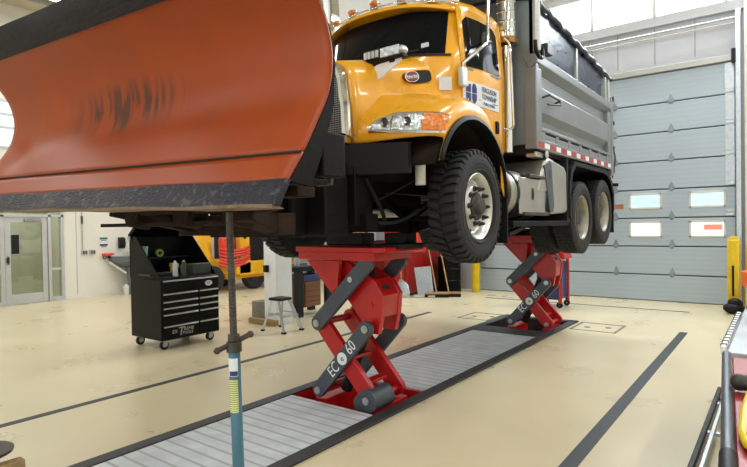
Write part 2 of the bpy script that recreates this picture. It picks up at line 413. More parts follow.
# ================================================================== SETTING
PX0, PX1 = -3.96, -2.88            # pit between the rails
f = MB()
for (x0, x1, y0, y1) in ((-16.2, PX0, -8, 13.0), (PX1, 4.2, -8, 13.0), (PX0, PX1, -8, 3.8), (PX0, PX1, 4.66, 8.25), (PX0, PX1, 9.3, 13.0)):
    f.box(x0, x1, y0, y1, -0.45, 0)
f.box(PX0, PX1, 3.8, 4.66, -0.45, -0.36); f.box(PX0, PX1, 8.25, 9.3, -0.45, -0.36)
struct('floor', f, M['floor'], smooth=0)
CZ = 6.9
c = MB().box(-16.2, 4.2, -8, 13.0, CZ, CZ+0.2)
struct('ceiling', c, M['ceiling'], smooth=0)
for i, y in enumerate((-4.5, -0.5, 3.5, 7.5, 11.3)):
    struct('trim_%d' % (20+i), MB().box(-14.1, 4.0, y-0.09, y+0.09, CZ-0.28, CZ), M['ceil_beam'], smooth=0)
for i, x in enumerate((-13.2, -10.4, -7.6, -4.8, -2.0, 0.8)):
    struct('trim_%d' % (30+i), MB().box(x-0.04, x+0.04, -8, 12.7, CZ-0.12, CZ), M['ceil_beam'], smooth=0)

# back wall: Y = 12.75, the overhead door spans X -6.2 .. -0.72, clerestory above
BY = 12.75; DX0, DX1, DZ = -6.2, -0.72, 4.80; CL0, CL1 = 5.95, 6.78; CX0, CX1 = -10.2, 3.0
b = MB()
b.box(-14.3, DX0, BY, BY+0.25, 0, CL0); b.box(DX1, 4.2, BY, BY+0.25, 0, CL0); b.box(DX0, DX1, BY, BY+0.25, DZ, CL0)
b.box(-14.3, CX0, BY, BY+0.25, CL0, CZ); b.box(CX1, 4.2, BY, BY+0.25, CL0, CZ); b.box(CX0, CX1, BY, BY+0.25, CL1, CZ)
struct('wall_back', b, M['wall_back'], smooth=0)
# upright joints of the wall panels above the door
for i, x in enumerate((-2.85, -2.12, -1.39, -3.58, -4.31)):
    struct('trim_%d' % (40+i), MB().box(x-0.008, x+0.008, BY-0.006, BY, DZ+0.2, CL0-0.2), M['ceil_beam'], smooth=0)
struct('trim_1', MB().box(-8.6, 1.6, BY-0.10, BY, CL0-0.19, CL0), M['wall_back'], bevel=0.01)        # sill under the clerestory
struct('trim_2', MB().box(DX0-0.15, DX1+0.02, BY-0.09, BY, DZ, DZ+0.12), M['trim_alu'], bevel=0.008)     # head of the door
struct('trim_3', MB().tube([(-6.3, BY-0.14, 5.60), (DX1+0.1, BY-0.14, 5.60)], 0.022), M['trim_alu'])
struct('trim_4', MB().tube([(-6.3, BY-0.14, 5.50), (DX1+0.1, BY-0.14, 5.50)], 0.012), M['trim_alu'])
struct('trim_5', MB().tube([(-3.42, BY-0.05, 5.86), (-3.42, BY-0.05, 5.58), (-3.36, BY-0.06, 5.5), (-3.34, BY-0.06, 5.30), (-3.28, BY-0.06, 5.2), (-3.30, BY-0.06, 5.05)], 0.018), M['ceil_beam'])
# steel post and door track right of the door
struct('trim_6', MB().box(DX1+0.02, DX1+0.10, BY-0.16, BY, 0, 5.75), M['galv'], bevel=0.006)
struct('trim_7', MB().box(DX1+0.16, DX1+0.34, BY-0.22, BY, 0, CZ), M['offwhite'], bevel=0.01)
struct('trim_8', MB().box(DX1-0.05, DX1+0.02, BY-0.2, BY-0.06, DZ-0.05, DZ+0.20), M['blackmatte'], bevel=0.006)
# clerestory windows
k = 0
xs = [-9.9, -8.5, -7.2, -5.94, -4.67, -3.40, -2.13, -0.86, 0.41, 1.68, 2.95]
for i in range(len(xs)-1):
    wn = struct('window_%d' % (i+1), MB().box(xs[i]+0.03, xs[i+1]-0.03, BY+0.08, BY+0.10, CL0, CL1), M['daylight'], smooth=0)
    fr = MB()
    fr.box(xs[i]-0.03, xs[i]+0.03, BY+0.02, BY+0.16, CL0, CL1)
    fr.box(xs[i], xs[i+1], BY+0.02, BY+0.16, CL0, CL0+0.05); fr.box(xs[i], xs[i+1], BY+0.02, BY+0.16, CL1-0.05, CL1)
    part('window_frame', fr, M['trim_alu'], wn, smooth=0)
# overhead door: eight ribbed sections, hinges, two rows of small panes
door = struct('door_1', MB().box(DX0, DX1, BY+0.03, BY+0.05, 0, DZ), M['door_gap'], smooth=0)
zz = [0.0, 0.50, 0.98, 1.32, 1.83, 2.40, 2.98, 3.56, 4.17, DZ]
zz = [0.0, 0.56, 1.16, 1.76, 2.36, 2.96, 3.56, 4.17, DZ]
for i in range(8):
    pn = MB().box(DX0+0.005, DX1-0.005, BY-0.02, BY+0.03, zz[i]+0.012, zz[i+1]-0.012)
    part('door_section', pn, M['door_panel'], door, bevel=0.012)
for zc, mm in ((2.12, 'pane_view'), (1.52, 'pane')):
    for j, xc in enumerate((-5.72, -4.59, -3.46, -2.33, -1.20)):
        fr = MB()
        fr.box(xc-0.32, xc+0.32, BY-0.035, BY-0.02, zc-0.17, zc-0.13); fr.box(xc-0.32, xc+0.32, BY-0.035, BY-0.02, zc+0.13, zc+0.17)
        fr.box(xc-0.32, xc-0.28, BY-0.035, BY-0.02, zc-0.17, zc+0.17); fr.box(xc+0.28, xc+0.32, BY-0.035, BY-0.02, zc-0.17, zc+0.17)
        fo = part('pane_frame', fr, M['offwhite'], door, bevel=0.004)
        part('pane', MB().box(xc-0.28, xc+0.28, BY-0.028, BY-0.021, zc-0.13, zc+0.13), M[mm], fo, smooth=0)
        if zc < 2 and j == 4:
            part('pane_view', MB().box(xc-0.06, xc+0.26, BY-0.0295, BY-0.0282, zc-0.02, zc+0.09), M['pane_red'] if 'pane_red' in M else mat('red_vehicle_outside', (222, 120, 100), 0.4, emit=0.75), fo, smooth=0)
for i in range(1, 8):
    for xc in (-5.15, -4.02, -2.92, -1.83):
        h = MB().prism([(xc-0.03, zz[i]-0.05), (xc+0.03, zz[i]-0.05), (xc+0.06, zz[i]+0.03), (xc+0.03, zz[i]+0.10), (xc, zz[i]+0.16), (xc-0.03, zz[i]+0.10), (xc-0.06, zz[i]+0.03)], 'y', BY-0.034, BY-0.02)
        h.cyl((xc-0.05, BY-0.036, zz[i]), (xc+0.05, BY-0.036, zz[i]), 0.012, n=8)
        part('hinge', h, M['hinge'], door, bevel=0.004)
    for xc in (DX0+0.1, DX1-0.09):
        h = MB().box(xc-0.07, xc+0.07, BY-0.034, BY-0.02, zz[i]+0.02, zz[i]+0.07); h.box(xc-0.07, xc+0.07, BY-0.034, BY-0.02, zz[i]+0.10, zz[i]+0.15)
        h.box(xc-0.01, xc+0.07, BY-0.06, BY-0.02, zz[i]+0.03, zz[i]+0.06)
        part('roller_hinge', h, M['galv'], door, bevel=0.004)
for xc in (DX0+0.1, DX1-0.09):
    part('end_stile', MB().box(xc-0.075, xc+0.075, BY-0.024, BY-0.019, 2.4, DZ-0.02), M['galv'], door, smooth=0)

# left wall at X = -14.1 with glazed entrance (Y 4.45 .. 6.0)
LX = -14.1
l = MB()
l.box(LX-0.2, LX, -8, 3.6, 0, CZ); l.box(LX-0.2, LX, 6.02, 13.0, 0, CZ); l.box(LX-0.2, LX, 3.6, 6.02, 2.30, 3.6); l.box(LX-0.2, LX, 3.6, 6.02, 4.7, CZ)
struct('wall_left', l, M['wall'], smooth=0)
v = MB(); v.box(-16.1, -16.0, 3.0, 6.6, 0, 3.0); v.box(-16.1, LX-0.2, 6.5, 6.6, 0, 3.0); v.box(-16.1, LX-0.2, 3.0, 3.1, 0, 3.0); v.box(-16.1, LX-0.2, 3.0, 6.6, 2.9, 3.0)
struct('wall_vestibule', v, mat('vestibule_pale_wall', (204, 200, 190), 0.7, var=0.05), smooth=0)
area('vestibule_daylight', (-15.1, 4.9, 2.85), (0, 0, 0), 1.4, 2.0, 34, (1.0, 1.0, 0.95))  # added light inside the closed vestibule, brightens the room behind the entrance glass
struct('window_21', MB().box(LX-0.12, LX-0.10, 3.6, 6.02, 3.6, 4.7), M['pane'], smooth=0)
fr = MB()
for z in (3.6, 4.05, 4.35, 4.66): fr.box(LX-0.06, LX+0.03, 3.6, 6.02, z, z+0.05)
for y in (3.6, 4.4, 5.2, 5.98): fr.box(LX-0.06, LX+0.02, y, y+0.05, 3.6, 4.7)
struct('trim_9', fr, M['trim_alu'], smooth=0)
fr = MB()
for (y0, y1, z0, z1) in ((3.6, 6.02, 2.03, 2.09), (3.6, 6.02, 2.24, 2.30), (3.6, 3.66, 0, 2.3), (4.66, 4.74, 0, 2.3), (5.66, 5.73, 0, 2.3), (5.95, 6.02, 0, 2.3), (5.73, 5.95, 0.0, 0.1), (5.73, 5.95, 0.74, 0.80), (3.66, 4.66, 0.74, 0.8), (3.66, 4.66, 0, 0.1)):
    fr.box(LX-0.10, LX+0.03, y0, y1, z0, z1)
struct('trim_10', fr, M['trim_alu'], bevel=0.006)
gl = struct('window_22', MB().box(LX-0.05, LX-0.04, 5.73, 5.95, 0.1, 2.03), M['glass_green'], smooth=0)
gl = struct('window_23', MB().box(LX-0.05, LX-0.04, 3.66, 4.66, 0.1, 2.03), M['glass_green'], smooth=0)
gl = struct('window_24', MB().box(LX-0.05, LX-0.04, 3.66, 5.95, 2.09, 2.24), M['glass_green'], smooth=0)
d = MB()
for (y0, y1, z0, z1) in ((4.75, 4.87, 0.01, 2.02), (5.54, 5.65, 0.01, 2.02), (4.87, 5.54, 0.01, 0.24), (4.87, 5.54, 1.90, 2.02)): d.box(LX-0.05, LX+0.0, y0, y1, z0, z1)
d2 = struct('door_2', d, M['trim_alu'], bevel=0.005)
part('door_glass', MB().box(LX-0.03, LX-0.02, 4.87, 5.54, 0.24, 1.90), M['glass_green'], d2, smooth=0)
h = MB().tube([(LX, 4.81, 0.95), (LX+0.05, 4.81, 0.95), (LX+0.05, 4.81, 1.12), (LX, 4.81, 1.12)], 0.012); h.box(LX, LX+0.02, 4.78, 4.84, 0.98, 1.10)
part('door_handle', h, M['steel_dark'], d2)
part('door_closer', MB().box(LX, LX+0.06, 5.15, 5.5, 1.93, 1.99).beam((LX+0.05, 5.2, 1.985), (LX+0.16, 5.45, 2.0), 0.02, 0.012), M['ceil_beam'], d2, bevel=0.004)
single('door_notice', MB().box(LX-0.018, LX-0.01, 4.89, 5.05, 1.18, 1.62), M['blackplastic'], 'black notice stuck on the glass of the entrance door', 'sign', smooth=0)
struct('baseboard_left', MB().box(LX, LX+0.015, 6.03, 12.7, 0, 0.1), M['wall'], smooth=0)
for i, y in enumerate((6.32, 8.6, 10.9)):
    struct('trim_%d' % (50+i), MB().box(LX, LX+0.006, y-0.01, y+0.01, 0, 2.6), M['trim_alu'], smooth=0)
# right wall and the front wall behind the camera
struct('wall_right', MB().box(4.0, 4.2, -8, 13.0, 0, CZ), M['wall'], smooth=0)
fw_ = MB(); fw_.box(-14.3, 4.2, -8.2, -8, 4.4, CZ); fw_.box(-14.3, -9.2, -8.2, -8, 0, 4.4); fw_.box(4.0, 4.2, -8.2, -8, 0, 4.4); fw_.box(-9.2, 4.0, -8.2, -8, 0, 0.8)
struct('wall_front', fw_, M['wall'], smooth=0)
struct('window_30', MB().box(-9.2, 4.0, -8.1, -8.08, 0.8, 4.4), M['pane'], smooth=0)
# hanging strip lamps
for i, (x, y) in enumerate(LAMP_ROWS):
    t = thing('strip_lamp', 'long white strip lamp hung from the roof', 'lamp', (x, y, CZ-0.3), 'strip lamps under the roof')
    part('housing', MB().prism([(x-0.10, 6.58), (x+0.10, 6.58), (x+0.05, 6.66), (x-0.05, 6.66)], 'y', y-1.2, y+1.2), M['white'], t, smooth=0)
    part('tube', MB().cyl((x-0.04, y-1.17, 6.56), (x-0.04, y+1.17, 6.56), 0.02, n=8).cyl((x+0.04, y-1.17, 6.56), (x+0.04, y+1.17, 6.56), 0.02, n=8), M['lamp_tube'], t)
    part('hanger', MB().cyl((x, y-0.9, 6.65), (x, y-0.9, CZ), 0.008, n=6).cyl((x, y+0.9, 6.65), (x, y+0.9, CZ), 0.008, n=6), M['ceil_beam'], t)
    area('lamp_light', (x, y, 6.50), (0, 0, 0), 0.18, 2.3, LAMP_POWER, LAMP_COLOR)

# floor markings, rails of the lift trench
struct('trim_60', MB().box(-1.25, -1.14, 1.0, 9.35, 0, 0.003), M['tape'], smooth=0)
struct('trim_61', MB().box(-5.50, -5.41, -3.0, 9.0, 0, 0.003), M['tape'], smooth=0)
struct('trim_62', MB().box(-5.45, -1.37, 11.42, 11.48, 0, 0.003), M['tape'], smooth=0)
struct('trim_63', MB().box(-4.07, -3.94, -1.0, 9.42, 0, 0.022), M['rail'], bevel=0.006)
struct('trim_64', MB().box(-2.90, -2.77, -1.0, 9.42, 0, 0.022), M['rail'], bevel=0.006)
struct('trim_65', MB().box(-4.07, -2.77, 9.30, 9.42, 0, 0.022), M['rail'], bevel=0.006)
struct('trim_66', MB().box(-3.94, -2.90, 7.78, 8.22, 0, 0.020), M['rail'], bevel=0.004)
for n_, (x0, x1) in (('trim_67', (-2.72, -2.02)), ('trim_68', (-4.72, -4.12))):
    q = MB(); y0, y1 = 8.72, 9.44
    q.box(x0, x1, y0, y0+0.04, 0, 0.004); q.box(x0, x1, y1-0.04, y1, 0, 0.004); q.box(x0, x0+0.04, y0, y1, 0, 0.004); q.box(x1-0.04, x1, y0, y1, 0, 0.004)
    q.cyl((x0+0.2, y0+0.3, 0), (x0+0.2, y0+0.3, 0.005), 0.05, n=12); q.cyl((x0+0.5, y0+0.4, 0), (x0+0.5, y0+0.4, 0.005), 0.05, n=12)
    struct(n_, q, M['line'], smooth=0)
# red steel lining of the two pits
for n_, (y0, y1, mm) in (('trim_69', (3.8, 4.66, 'red')), ('trim_70', (8.25, 9.3, 'pit'))):
    q = MB(); q.box(PX0, PX1, y0, y0+0.03, -0.36, 0.004); q.box(PX0, PX1, y1-0.03, y1, -0.36, 0.004); q.box(PX0, PX0+0.02, y0, y1, -0.36, 0.004); q.box(PX1-0.02, PX1, y0, y1, -0.36, 0.004)
    struct(n_, q, M[mm], smooth=0)
    struct(n_.replace('69', '71').replace('70', '72'), MB().box(PX0+0.02, PX1-0.02, y0+0.03, y1-0.03, -0.36, -0.33), M['pit'], smooth=0)
single('pit_cover', MB().box(-3.935, -2.905, -1.0, 3.80, 0.001, 0.014), M['cover'], 'pale slatted pit cover in front of the near red lift', 'cover', smooth=0)
single('pit_cover', MB().box(-3.935, -2.905, 4.67, 7.775, 0.001, 0.014), M['cover'], 'pale slatted pit cover between the two red lifts', 'cover', smooth=0)
single('door_plate', MB().box(-2.93, -2.76, BY-0.027, BY-0.0205, 1.97, 2.07), mat('amber_brown_plate', (176, 112, 76), 0.5), 'small amber brown plate on the overhead door beside the tail of the truck', 'sign', smooth=0)
# white pillar
struct('wall_pillar', MB().box(-7.26, -6.95, 6.40, 6.78, 0, CZ), M['white'], bevel=0.01)
# ================================================================== DUMP TRUCK
XC = -3.42
truck = thing('dump_truck', 'yellow and silver dump truck raised off the floor on two red lifts', 'truck', (XC, 6.2, 1.3))
def T(name, mb, m, parent=None, **k): return part(name, mb, M[m] if isinstance(m, str) else m, parent or truck, **k)
def local(name, mb, m, parent, **k):
    o = mesh(name, mb, M[m], **k); o.parent = parent; return o

# ---- wheels, axis along X, outer face towards +X
def tyre_mb(R, hw, lugs, aggressive):
    mb = MB(); c = R-(0.026 if aggressive else 0.016)
    prof = [(0.285, -hw*0.72), (0.31, -hw*0.86), (0.37, -hw*0.99), (0.43, -hw), (c-0.035, -hw*0.97), (c-0.010, -hw*0.88), (c, -hw*0.75), (c+0.002, 0), (c, hw*0.75), (c-0.010, hw*0.88), (c-0.035, hw*0.97), (0.43, hw), (0.37, hw*0.99), (0.31, hw*0.86), (0.285, hw*0.72)]
    mb.lathe(prof, (0, 0, 0), (1, 0, 0), 60, close=True)
    for rr in (0.40, 0.335):
        mb.lathe([(rr-0.006, hw*0.985), (rr, hw*1.02), (rr+0.006, hw*0.99), (rr, hw*0.95)], (0, 0, 0), (1, 0, 0), 48, close=True)
    def P(r, x, t): return (x, r*math.cos(t), r*math.sin(t))
    step = 2*PI/lugs
    if aggressive:
        for sgn in (-1, 1):
            for i in range(lugs):
                t0 = i*step+(0.5*step if sgn > 0 else 0)
                st = [(0.010, 0.0, 0.25), (0.055, 0.30, 0.30), (0.105, 0.42, 0.33), (hw*0.93, 0.48, 0.33)]
                rows = []
                for (x, sh, wd) in st:
                    a = t0-sh*step; b_ = a+2*wd*step
                    top = R if x < hw*0.8 else R-0.012
                    rows.append([P(c-0.004 if x < hw*0.8 else c-0.03, sgn*x, a), P(top, sgn*x, a+0.02*step), P(top, sgn*x, b_-0.02*step), P(c-0.004 if x < hw*0.8 else c-0.03, sgn*x, b_)])
                mb.grid(rows); n = len(rows)
                o = len(mb.v)-n*4
                mb.f.append((o, o+1, o+2, o+3)); mb.f.append((o+(n-1)*4+3, o+(n-1)*4+2, o+(n-1)*4+1, o+(n-1)*4))
            # shoulder lugs running down the side wall
            for i in range(lugs):
                t0 = i*step+(0.5*step if sgn > 0 else 0)-0.48*step
                a, b_ = t0, t0+0.62*step
                vs = [P(R-0.012, sgn*hw*0.93, a), P(R-0.012, sgn*hw*0.93, b_), P(R-0.05, sgn*hw*1.0, b_), P(R-0.05, sgn*hw*1.0, a), P(R-0.05, sgn*hw*0.85, a), P(R-0.05, sgn*hw*0.85, b_)]
                mb.add(vs, [(0, 1, 2, 3), (0, 3, 4), (1, 5, 2), (3, 2, 5, 4), (0, 4, 5, 1)])
    else:
        for x0, x1 in ((-0.115, -0.065), (-0.055, -0.02), (-0.01, 0.03), (0.04, 0.075), (0.085, 0.118)):
            for i in range(lugs):
                a = i*step; b_ = a+0.82*step
                rows = [[P(c-0.004, x0, a), P(R, x0, a), P(R, x1, a), P(c-0.004, x1, a)], [P(c-0.004, x0, b_), P(R, x0, b_), P(R, x1, b_), P(c-0.004, x1, b_)]]
                mb.grid(rows); o = len(mb.v)-8; mb.f.append((o, o+1, o+2, o+3)); mb.f.append((o+7, o+6, o+5, o+4))
    return mb
def rim_front():
    mb = MB().lathe([(0.285, -0.10), (0.29, -0.09), (0.27, -0.04), (0.268, 0.05), (0.285, 0.095), (0.305, 0.105), (0.312, 0.118), (0.300, 0.125), (0.283, 0.112), (0.262, 0.085), (0.250, 0.045), (0.235, 0.035), (0.215, 0.055), (0.195, 0.088), (0.180, 0.098), (0.135, 0.098), (0.130, 0.06)], (0, 0, 0), (1, 0, 0), 48)
    return mb
def rim_rear():
    return MB().lathe([(0.285, -0.10), (0.27, -0.05), (0.268, 0.05), (0.285, 0.095), (0.305, 0.105), (0.312, 0.118), (0.300, 0.125), (0.283, 0.112), (0.270, 0.085), (0.262, 0.02), (0.255, -0.03), (0.22, -0.045), (0.19, -0.06), (0.13, -0.06), (0.12, -0.09)], (0, 0, 0), (1, 0, 0), 48)
def nuts(parent, x, h, mm):
    base = MB().cyl((x, 0, 0.168), (x+0.012, 0, 0.168), 0.026, n=12).cyl((x+0.012, 0, 0.168), (x+h, 0, 0.168), 0.017, n=6).cyl((x+h, 0, 0.168), (x+h+0.012, 0, 0.168), 0.011, n=8)
    first = local('lug_nut', base, mm, parent)
    for i in range(1, 10):
        q = first.copy(); COL.objects.link(q); q.rotation_euler = (i*2*PI/10, 0, 0)
def place(o, pos, rz=0.0, rx=0.0):
    o.parent = truck; o.matrix_parent_inverse = WORLD[truck.name].inverted()
    o.matrix_basis = Matrix.Translation(pos) @ Matrix.Rotation(rz, 4, 'Z') @ Matrix.Rotation(rx, 4, 'X')
R1 = 0.525
fwh = mesh('front_wheel', rim_front(), M['chrome_dull'])
local('tyre', tyre_mb(R1, 0.142, 40, True), 'rubber', fwh, smooth=30)
hb = MB().lathe([(0.128, 0.07), (0.125, 0.105), (0.085, 0.113), (0.078, 0.145), (0.066, 0.160), (0.0, 0.163)], (0, 0, 0), (1, 0, 0), 24)
local('hub', hb, 'steel_dark', fwh)
nuts(fwh, 0.098, 0.045, 'steel_dark')
holes = MB()
for i in range(5):
    t = 2*PI*(i+0.35)/5; e = Vector((0, math.cos(t), math.sin(t)))
    holes.cyl(Vector((0.040, 0, 0))+e*0.226, Vector((0.058, 0, 0))+e*0.224, 0.017, n=12)
local('hand_hole', holes, 'pit', fwh)
FY, FZ = 4.55, 1.86
place(fwh, (-2.2-0.142, FY, FZ), math.radians(1.5), 0.3)
f2 = copy_tree(fwh, truck); place(f2, (2*XC+2.2+0.142-0.08, FY, FZ), PI+math.radians(1.5), 0.1)
R2 = 0.50
rw = mesh('rear_wheel', rim_rear(), M['rim_dull'])
local('tyre', tyre_mb(R2, 0.138, 54, False), 'rubber', rw, smooth=30)
local('hub', MB().lathe([(0.13, -0.09), (0.128, -0.02), (0.105, 0.0), (0.10, 0.05), (0.09, 0.065), (0, 0.068)], (0, 0, 0), (1, 0, 0), 20), 'steel_dark', rw)
nuts(rw, -0.06, 0.035, 'steel_dark')
first = True
for (y, z) in ((7.77, 1.76), (8.90, 1.850)):
    for (x, rz) in ((-2.2-0.14, 0), (-2.2-0.14-0.34, PI), (2*XC+2.2+0.14, PI), (2*XC+2.2+0.48, 0)):
        o = rw if first else copy_tree(rw, truck); first = False
        place(o, (x, y, z), rz, random.random()*6)

# ---- chassis
fr = MB()
for s in (-1, 1):
    x = XC+s*0.43
    fr.box(x-0.04, x+0.04, 3.55, 9.35, 2.00, 2.27)
for y in (3.6, 4.7, 5.6, 6.6, 7.5, 8.3, 9.3): fr.box(XC-0.43, XC+0.43, y-0.05, y+0.05, 2.03, 2.24)
T('frame_rails', fr, 'blacksteel', bevel=0.006)
ax = MB(); ax.beam((XC-0.95, FY, FZ-0.05), (XC-0.55, FY, FZ-0.17), 0.11, 0.12); ax.beam((XC-0.57, FY, FZ-0.17), (XC+0.57, FY, FZ-0.17), 0.11, 0.12); ax.beam((XC+0.95, FY, FZ-0.05), (XC+0.55, FY, FZ-0.17), 0.11, 0.12)
for s in (-1, 1): ax.cyl((XC+s*0.9, FY, FZ), (XC+s*1.0, FY, FZ), 0.13, n=16); ax.cyl((XC+s*0.93, FY, FZ-0.15), (XC+s*0.93, FY, FZ+0.16), 0.05, n=12)
T('front_axle', ax, 'blacksteel')
for s in (-1, 1):
    sp = MB()
    for i in range(5):
        hl = 0.72-i*0.10
        pts = spline([(XC+s*0.43, FY-hl, FZ+0.10-i*0.022+0.10*(hl/0.72)**2), (XC+s*0.43, FY, FZ-0.02-i*0.022), (XC+s*0.43, FY+hl, FZ+0.10-i*0.022+0.10*(hl/0.72)**2)], 4)
        for a_, b_ in zip(pts[:-1], pts[1:]): sp.beam(a_, b_, 0.075, 0.018)
    sp.box(XC+s*0.43-0.06, XC+s*0.43+0.06, FY-0.09, FY+0.09, FZ-0.24, FZ+0.02)
    sp.cyl((XC+s*0.43, FY-0.72, FZ+0.2), (XC+s*0.43, FY-0.72, FZ+0.3), 0.05)
    T('leaf_spring', sp, 'blacksteel')
for y, z in ((7.77, 1.76), (8.90, 1.850)):
    q = MB().cyl((XC-0.95, y, z), (XC+0.95, y, z), 0.075, n=16).ball((XC, y, z), 0.24, 16, (0.9, 1.0, 1.0)).cyl((XC, y-0.34, z+0.04), (XC, y, z), 0.10, n=14)
    T('rear_axle', q, 'blacksteel')
q = MB()
for s in (-1, 1):
    q.beam((XC+s*0.55, 7.6, 1.98), (XC+s*0.55, 9.05, 2.05), 0.10, 0.12); q.box(XC+s*0.55-0.08, XC+s*0.55+0.08, 8.2, 8.45, 1.75, 2.1)
T('suspension_beam', q, 'blacksteel', bevel=0.01)
T('drive_shaft', MB().cyl((XC, 5.6, 2.02), (XC, 7.4, 1.85), 0.06, n=14), 'blacksteel')
# engine, radiator, front cross members: the dark mass seen below the hood
en = MB(); en.box(XC-0.36, XC+0.36, 3.95, 5.15, 2.05, 2.75); en.cyl((XC-0.0, 3.85, 2.2), (XC, 5.0, 2.0), 0.18, n=16); en.box(XC-0.24, XC+0.24, 4.1, 5.1, 1.86, 2.06)
en.cyl((XC, 5.1, 2.2), (XC, 5.8, 2.15), 0.24, r2=0.16, n=18)
T('engine', en, 'blacksteel', bevel=0.02)
T('radiator', MB().box(XC-0.42, XC+0.42, 3.66, 3.80, 2.30, 3.02), 'blacksteel', bevel=0.01)
def f_liner(mb, s):
    rows = []
    for u in (0.50, 0.85, 1.17):
        rows.append([Vector((XC+s*u, 4.44+0.655*math.cos(math.radians(t)), 1.97+0.655*math.sin(math.radians(t)))) for t in range(160, -15, -8)])
    mb.grid(rows)
pair('fender_liner', f_liner, 'inner_rust', truck, solid=0.006)
pair('inner_fender', lambda mb, s: mb.box(XC+s*0.50, XC+s*0.52, 3.75, 5.1, 2.1, 2.66), 'inner_rust', truck, smooth=0)
# battery and air tanks behind the bumper, pale reservoir beside the tyre
T('air_tank', MB().cyl((XC+0.28, 3.65, 1.98), (XC+0.28, 3.65, 1.72), 0.055, n=16).cyl((XC+0.28, 3.65, 2.0), (XC+0.28, 3.65, 2.12), 0.02, n=8), 'lift_grey')
T('reservoir', MB().cyl((XC+0.95, 3.95, 2.28), (XC+0.95, 3.95, 2.04), 0.045, n=16), M['offwhite'])
for pts, r in (([(XC+0.55, 3.7, 2.1), (XC+0.6, 3.9, 1.75), (XC+0.3, 4.1, 1.66), (XC+0.05, 4.0, 1.72)], 0.018), ([(XC+0.3, 3.6, 2.1), (XC+0.4, 3.7, 1.8), (XC+0.7, 3.9, 1.72), (XC+0.9, 4.2, 1.9)], 0.015), ([(XC-0.1, 3.55, 2.1), (XC+0.1, 3.6, 1.9), (XC+0.5, 3.8, 1.9), (XC+0.8, 4.1, 2.1)], 0.012)):
    T('hose', MB().tube(spline(pts, 6), r), 'blackplastic')
T('tie_rod', MB().cyl((XC+0.90, FY-0.2, FZ-0.10), (XC-0.9, FY-0.2, FZ-0.12), 0.022), 'blacksteel')
T('front_cross_member', MB().box(XC-0.62, XC+0.62, 3.62, 3.78, 1.66, 1.80).box(XC-0.55, XC-0.47, 3.55, 3.8, 1.7, 2.2).box(XC+0.47, XC+0.55, 3.55, 3.8, 1.7, 2.2).box(XC+0.1, XC+0.16, 3.6, 3.7, 1.75, 2.2), 'blacksteel', bevel=0.008)

# ---- bumper, swept back at both ends
bm_ = MB()
poly = [(XC-0.96, 3.74), (XC-0.42, 3.50), (XC+0.42, 3.50), (XC+0.96, 3.74), (XC+0.96, 3.80), (XC+0.42, 3.57), (XC-0.42, 3.57), (XC-0.96, 3.80)]
bm_.prism(poly, 'z', 2.13, 2.385)
bm_.prism([(x, y+0.03 if y > 3.6 else y) for x, y in poly], 'z', 2.384, 2.395)
T('bumper', bm_, 'blackmatte', bevel=0.012)
pair('bumper_lamp', lambda mb, s: mb.box(XC+s*0.36-0.04, XC+s*0.36+0.04, 3.46, 3.56, 2.20, 2.30), 'alu', truck, bevel=0.01)

# ---- hood: centre hump and two fenders
HS = []
def hood_row(y):
    t = (y-3.56)/(4.86-3.56)
    zt = lerp(3.10, 3.40, t); hw = lerp(0.50, 0.80, t); zb = lerp(2.46, 2.80, t)
    half = [(0.0, zt+0.05), (hw*0.45, zt+0.04), (hw*0.75, zt+0.01), (hw*0.90, zt-0.045), (hw*0.97, zt-0.13), (hw*1.01, zt-0.30), (hw*1.05, lerp(zt, zb, 0.6)), (hw*1.07, zb)]
    pts = [Vector((XC-u, y, z)) for u, z in reversed(half)]+[Vector((XC+u, y, z)) for u, z in half[1:]]
    return pts
rows = [hood_row(lerp(3.56, 4.86, i/12)) for i in range(13)]
hd = MB().grid(rows)
# rounded nose lip that frames the radiator shell
hood = T('hood', hd, 'yellow', solid=0.02, smooth=60)
# grille shell
gs = MB()
fr_ = hood_row(3.56)
outer = [(p.x-XC, p.z) for p in fr_ if p.z > 2.0]
def shell(scale, drop): return [(XC+u*scale, lerp(z, 2.75, drop)) for u, z in outer]
o1 = shell(0.995, 0.0); i1 = shell(0.80, 0.13)
y0, y1 = 3.50, 3.60
rows = [[Vector((x, y1, z)) for x, z in o1], [Vector((x, y0+0.02, z)) for x, z in shell(0.97, 0.01)], [Vector((x, y0, z)) for x, z in shell(0.92, 0.05)], [Vector((x, y0+0.01, z)) for x, z in shell(0.84, 0.10)], [Vector((x, y0+0.05, z)) for x, z in i1]]
gs.grid(rows)
gs.box(XC-0.50, XC+0.50, 3.50, 3.57, 2.40, 2.46)
T('grille_surround', gs, 'chrome', smooth=40)
gm = MB().prism(i1, 'y', 3.56, 3.575)
T('grille', gm, mat_mesh_grille(), smooth=0)
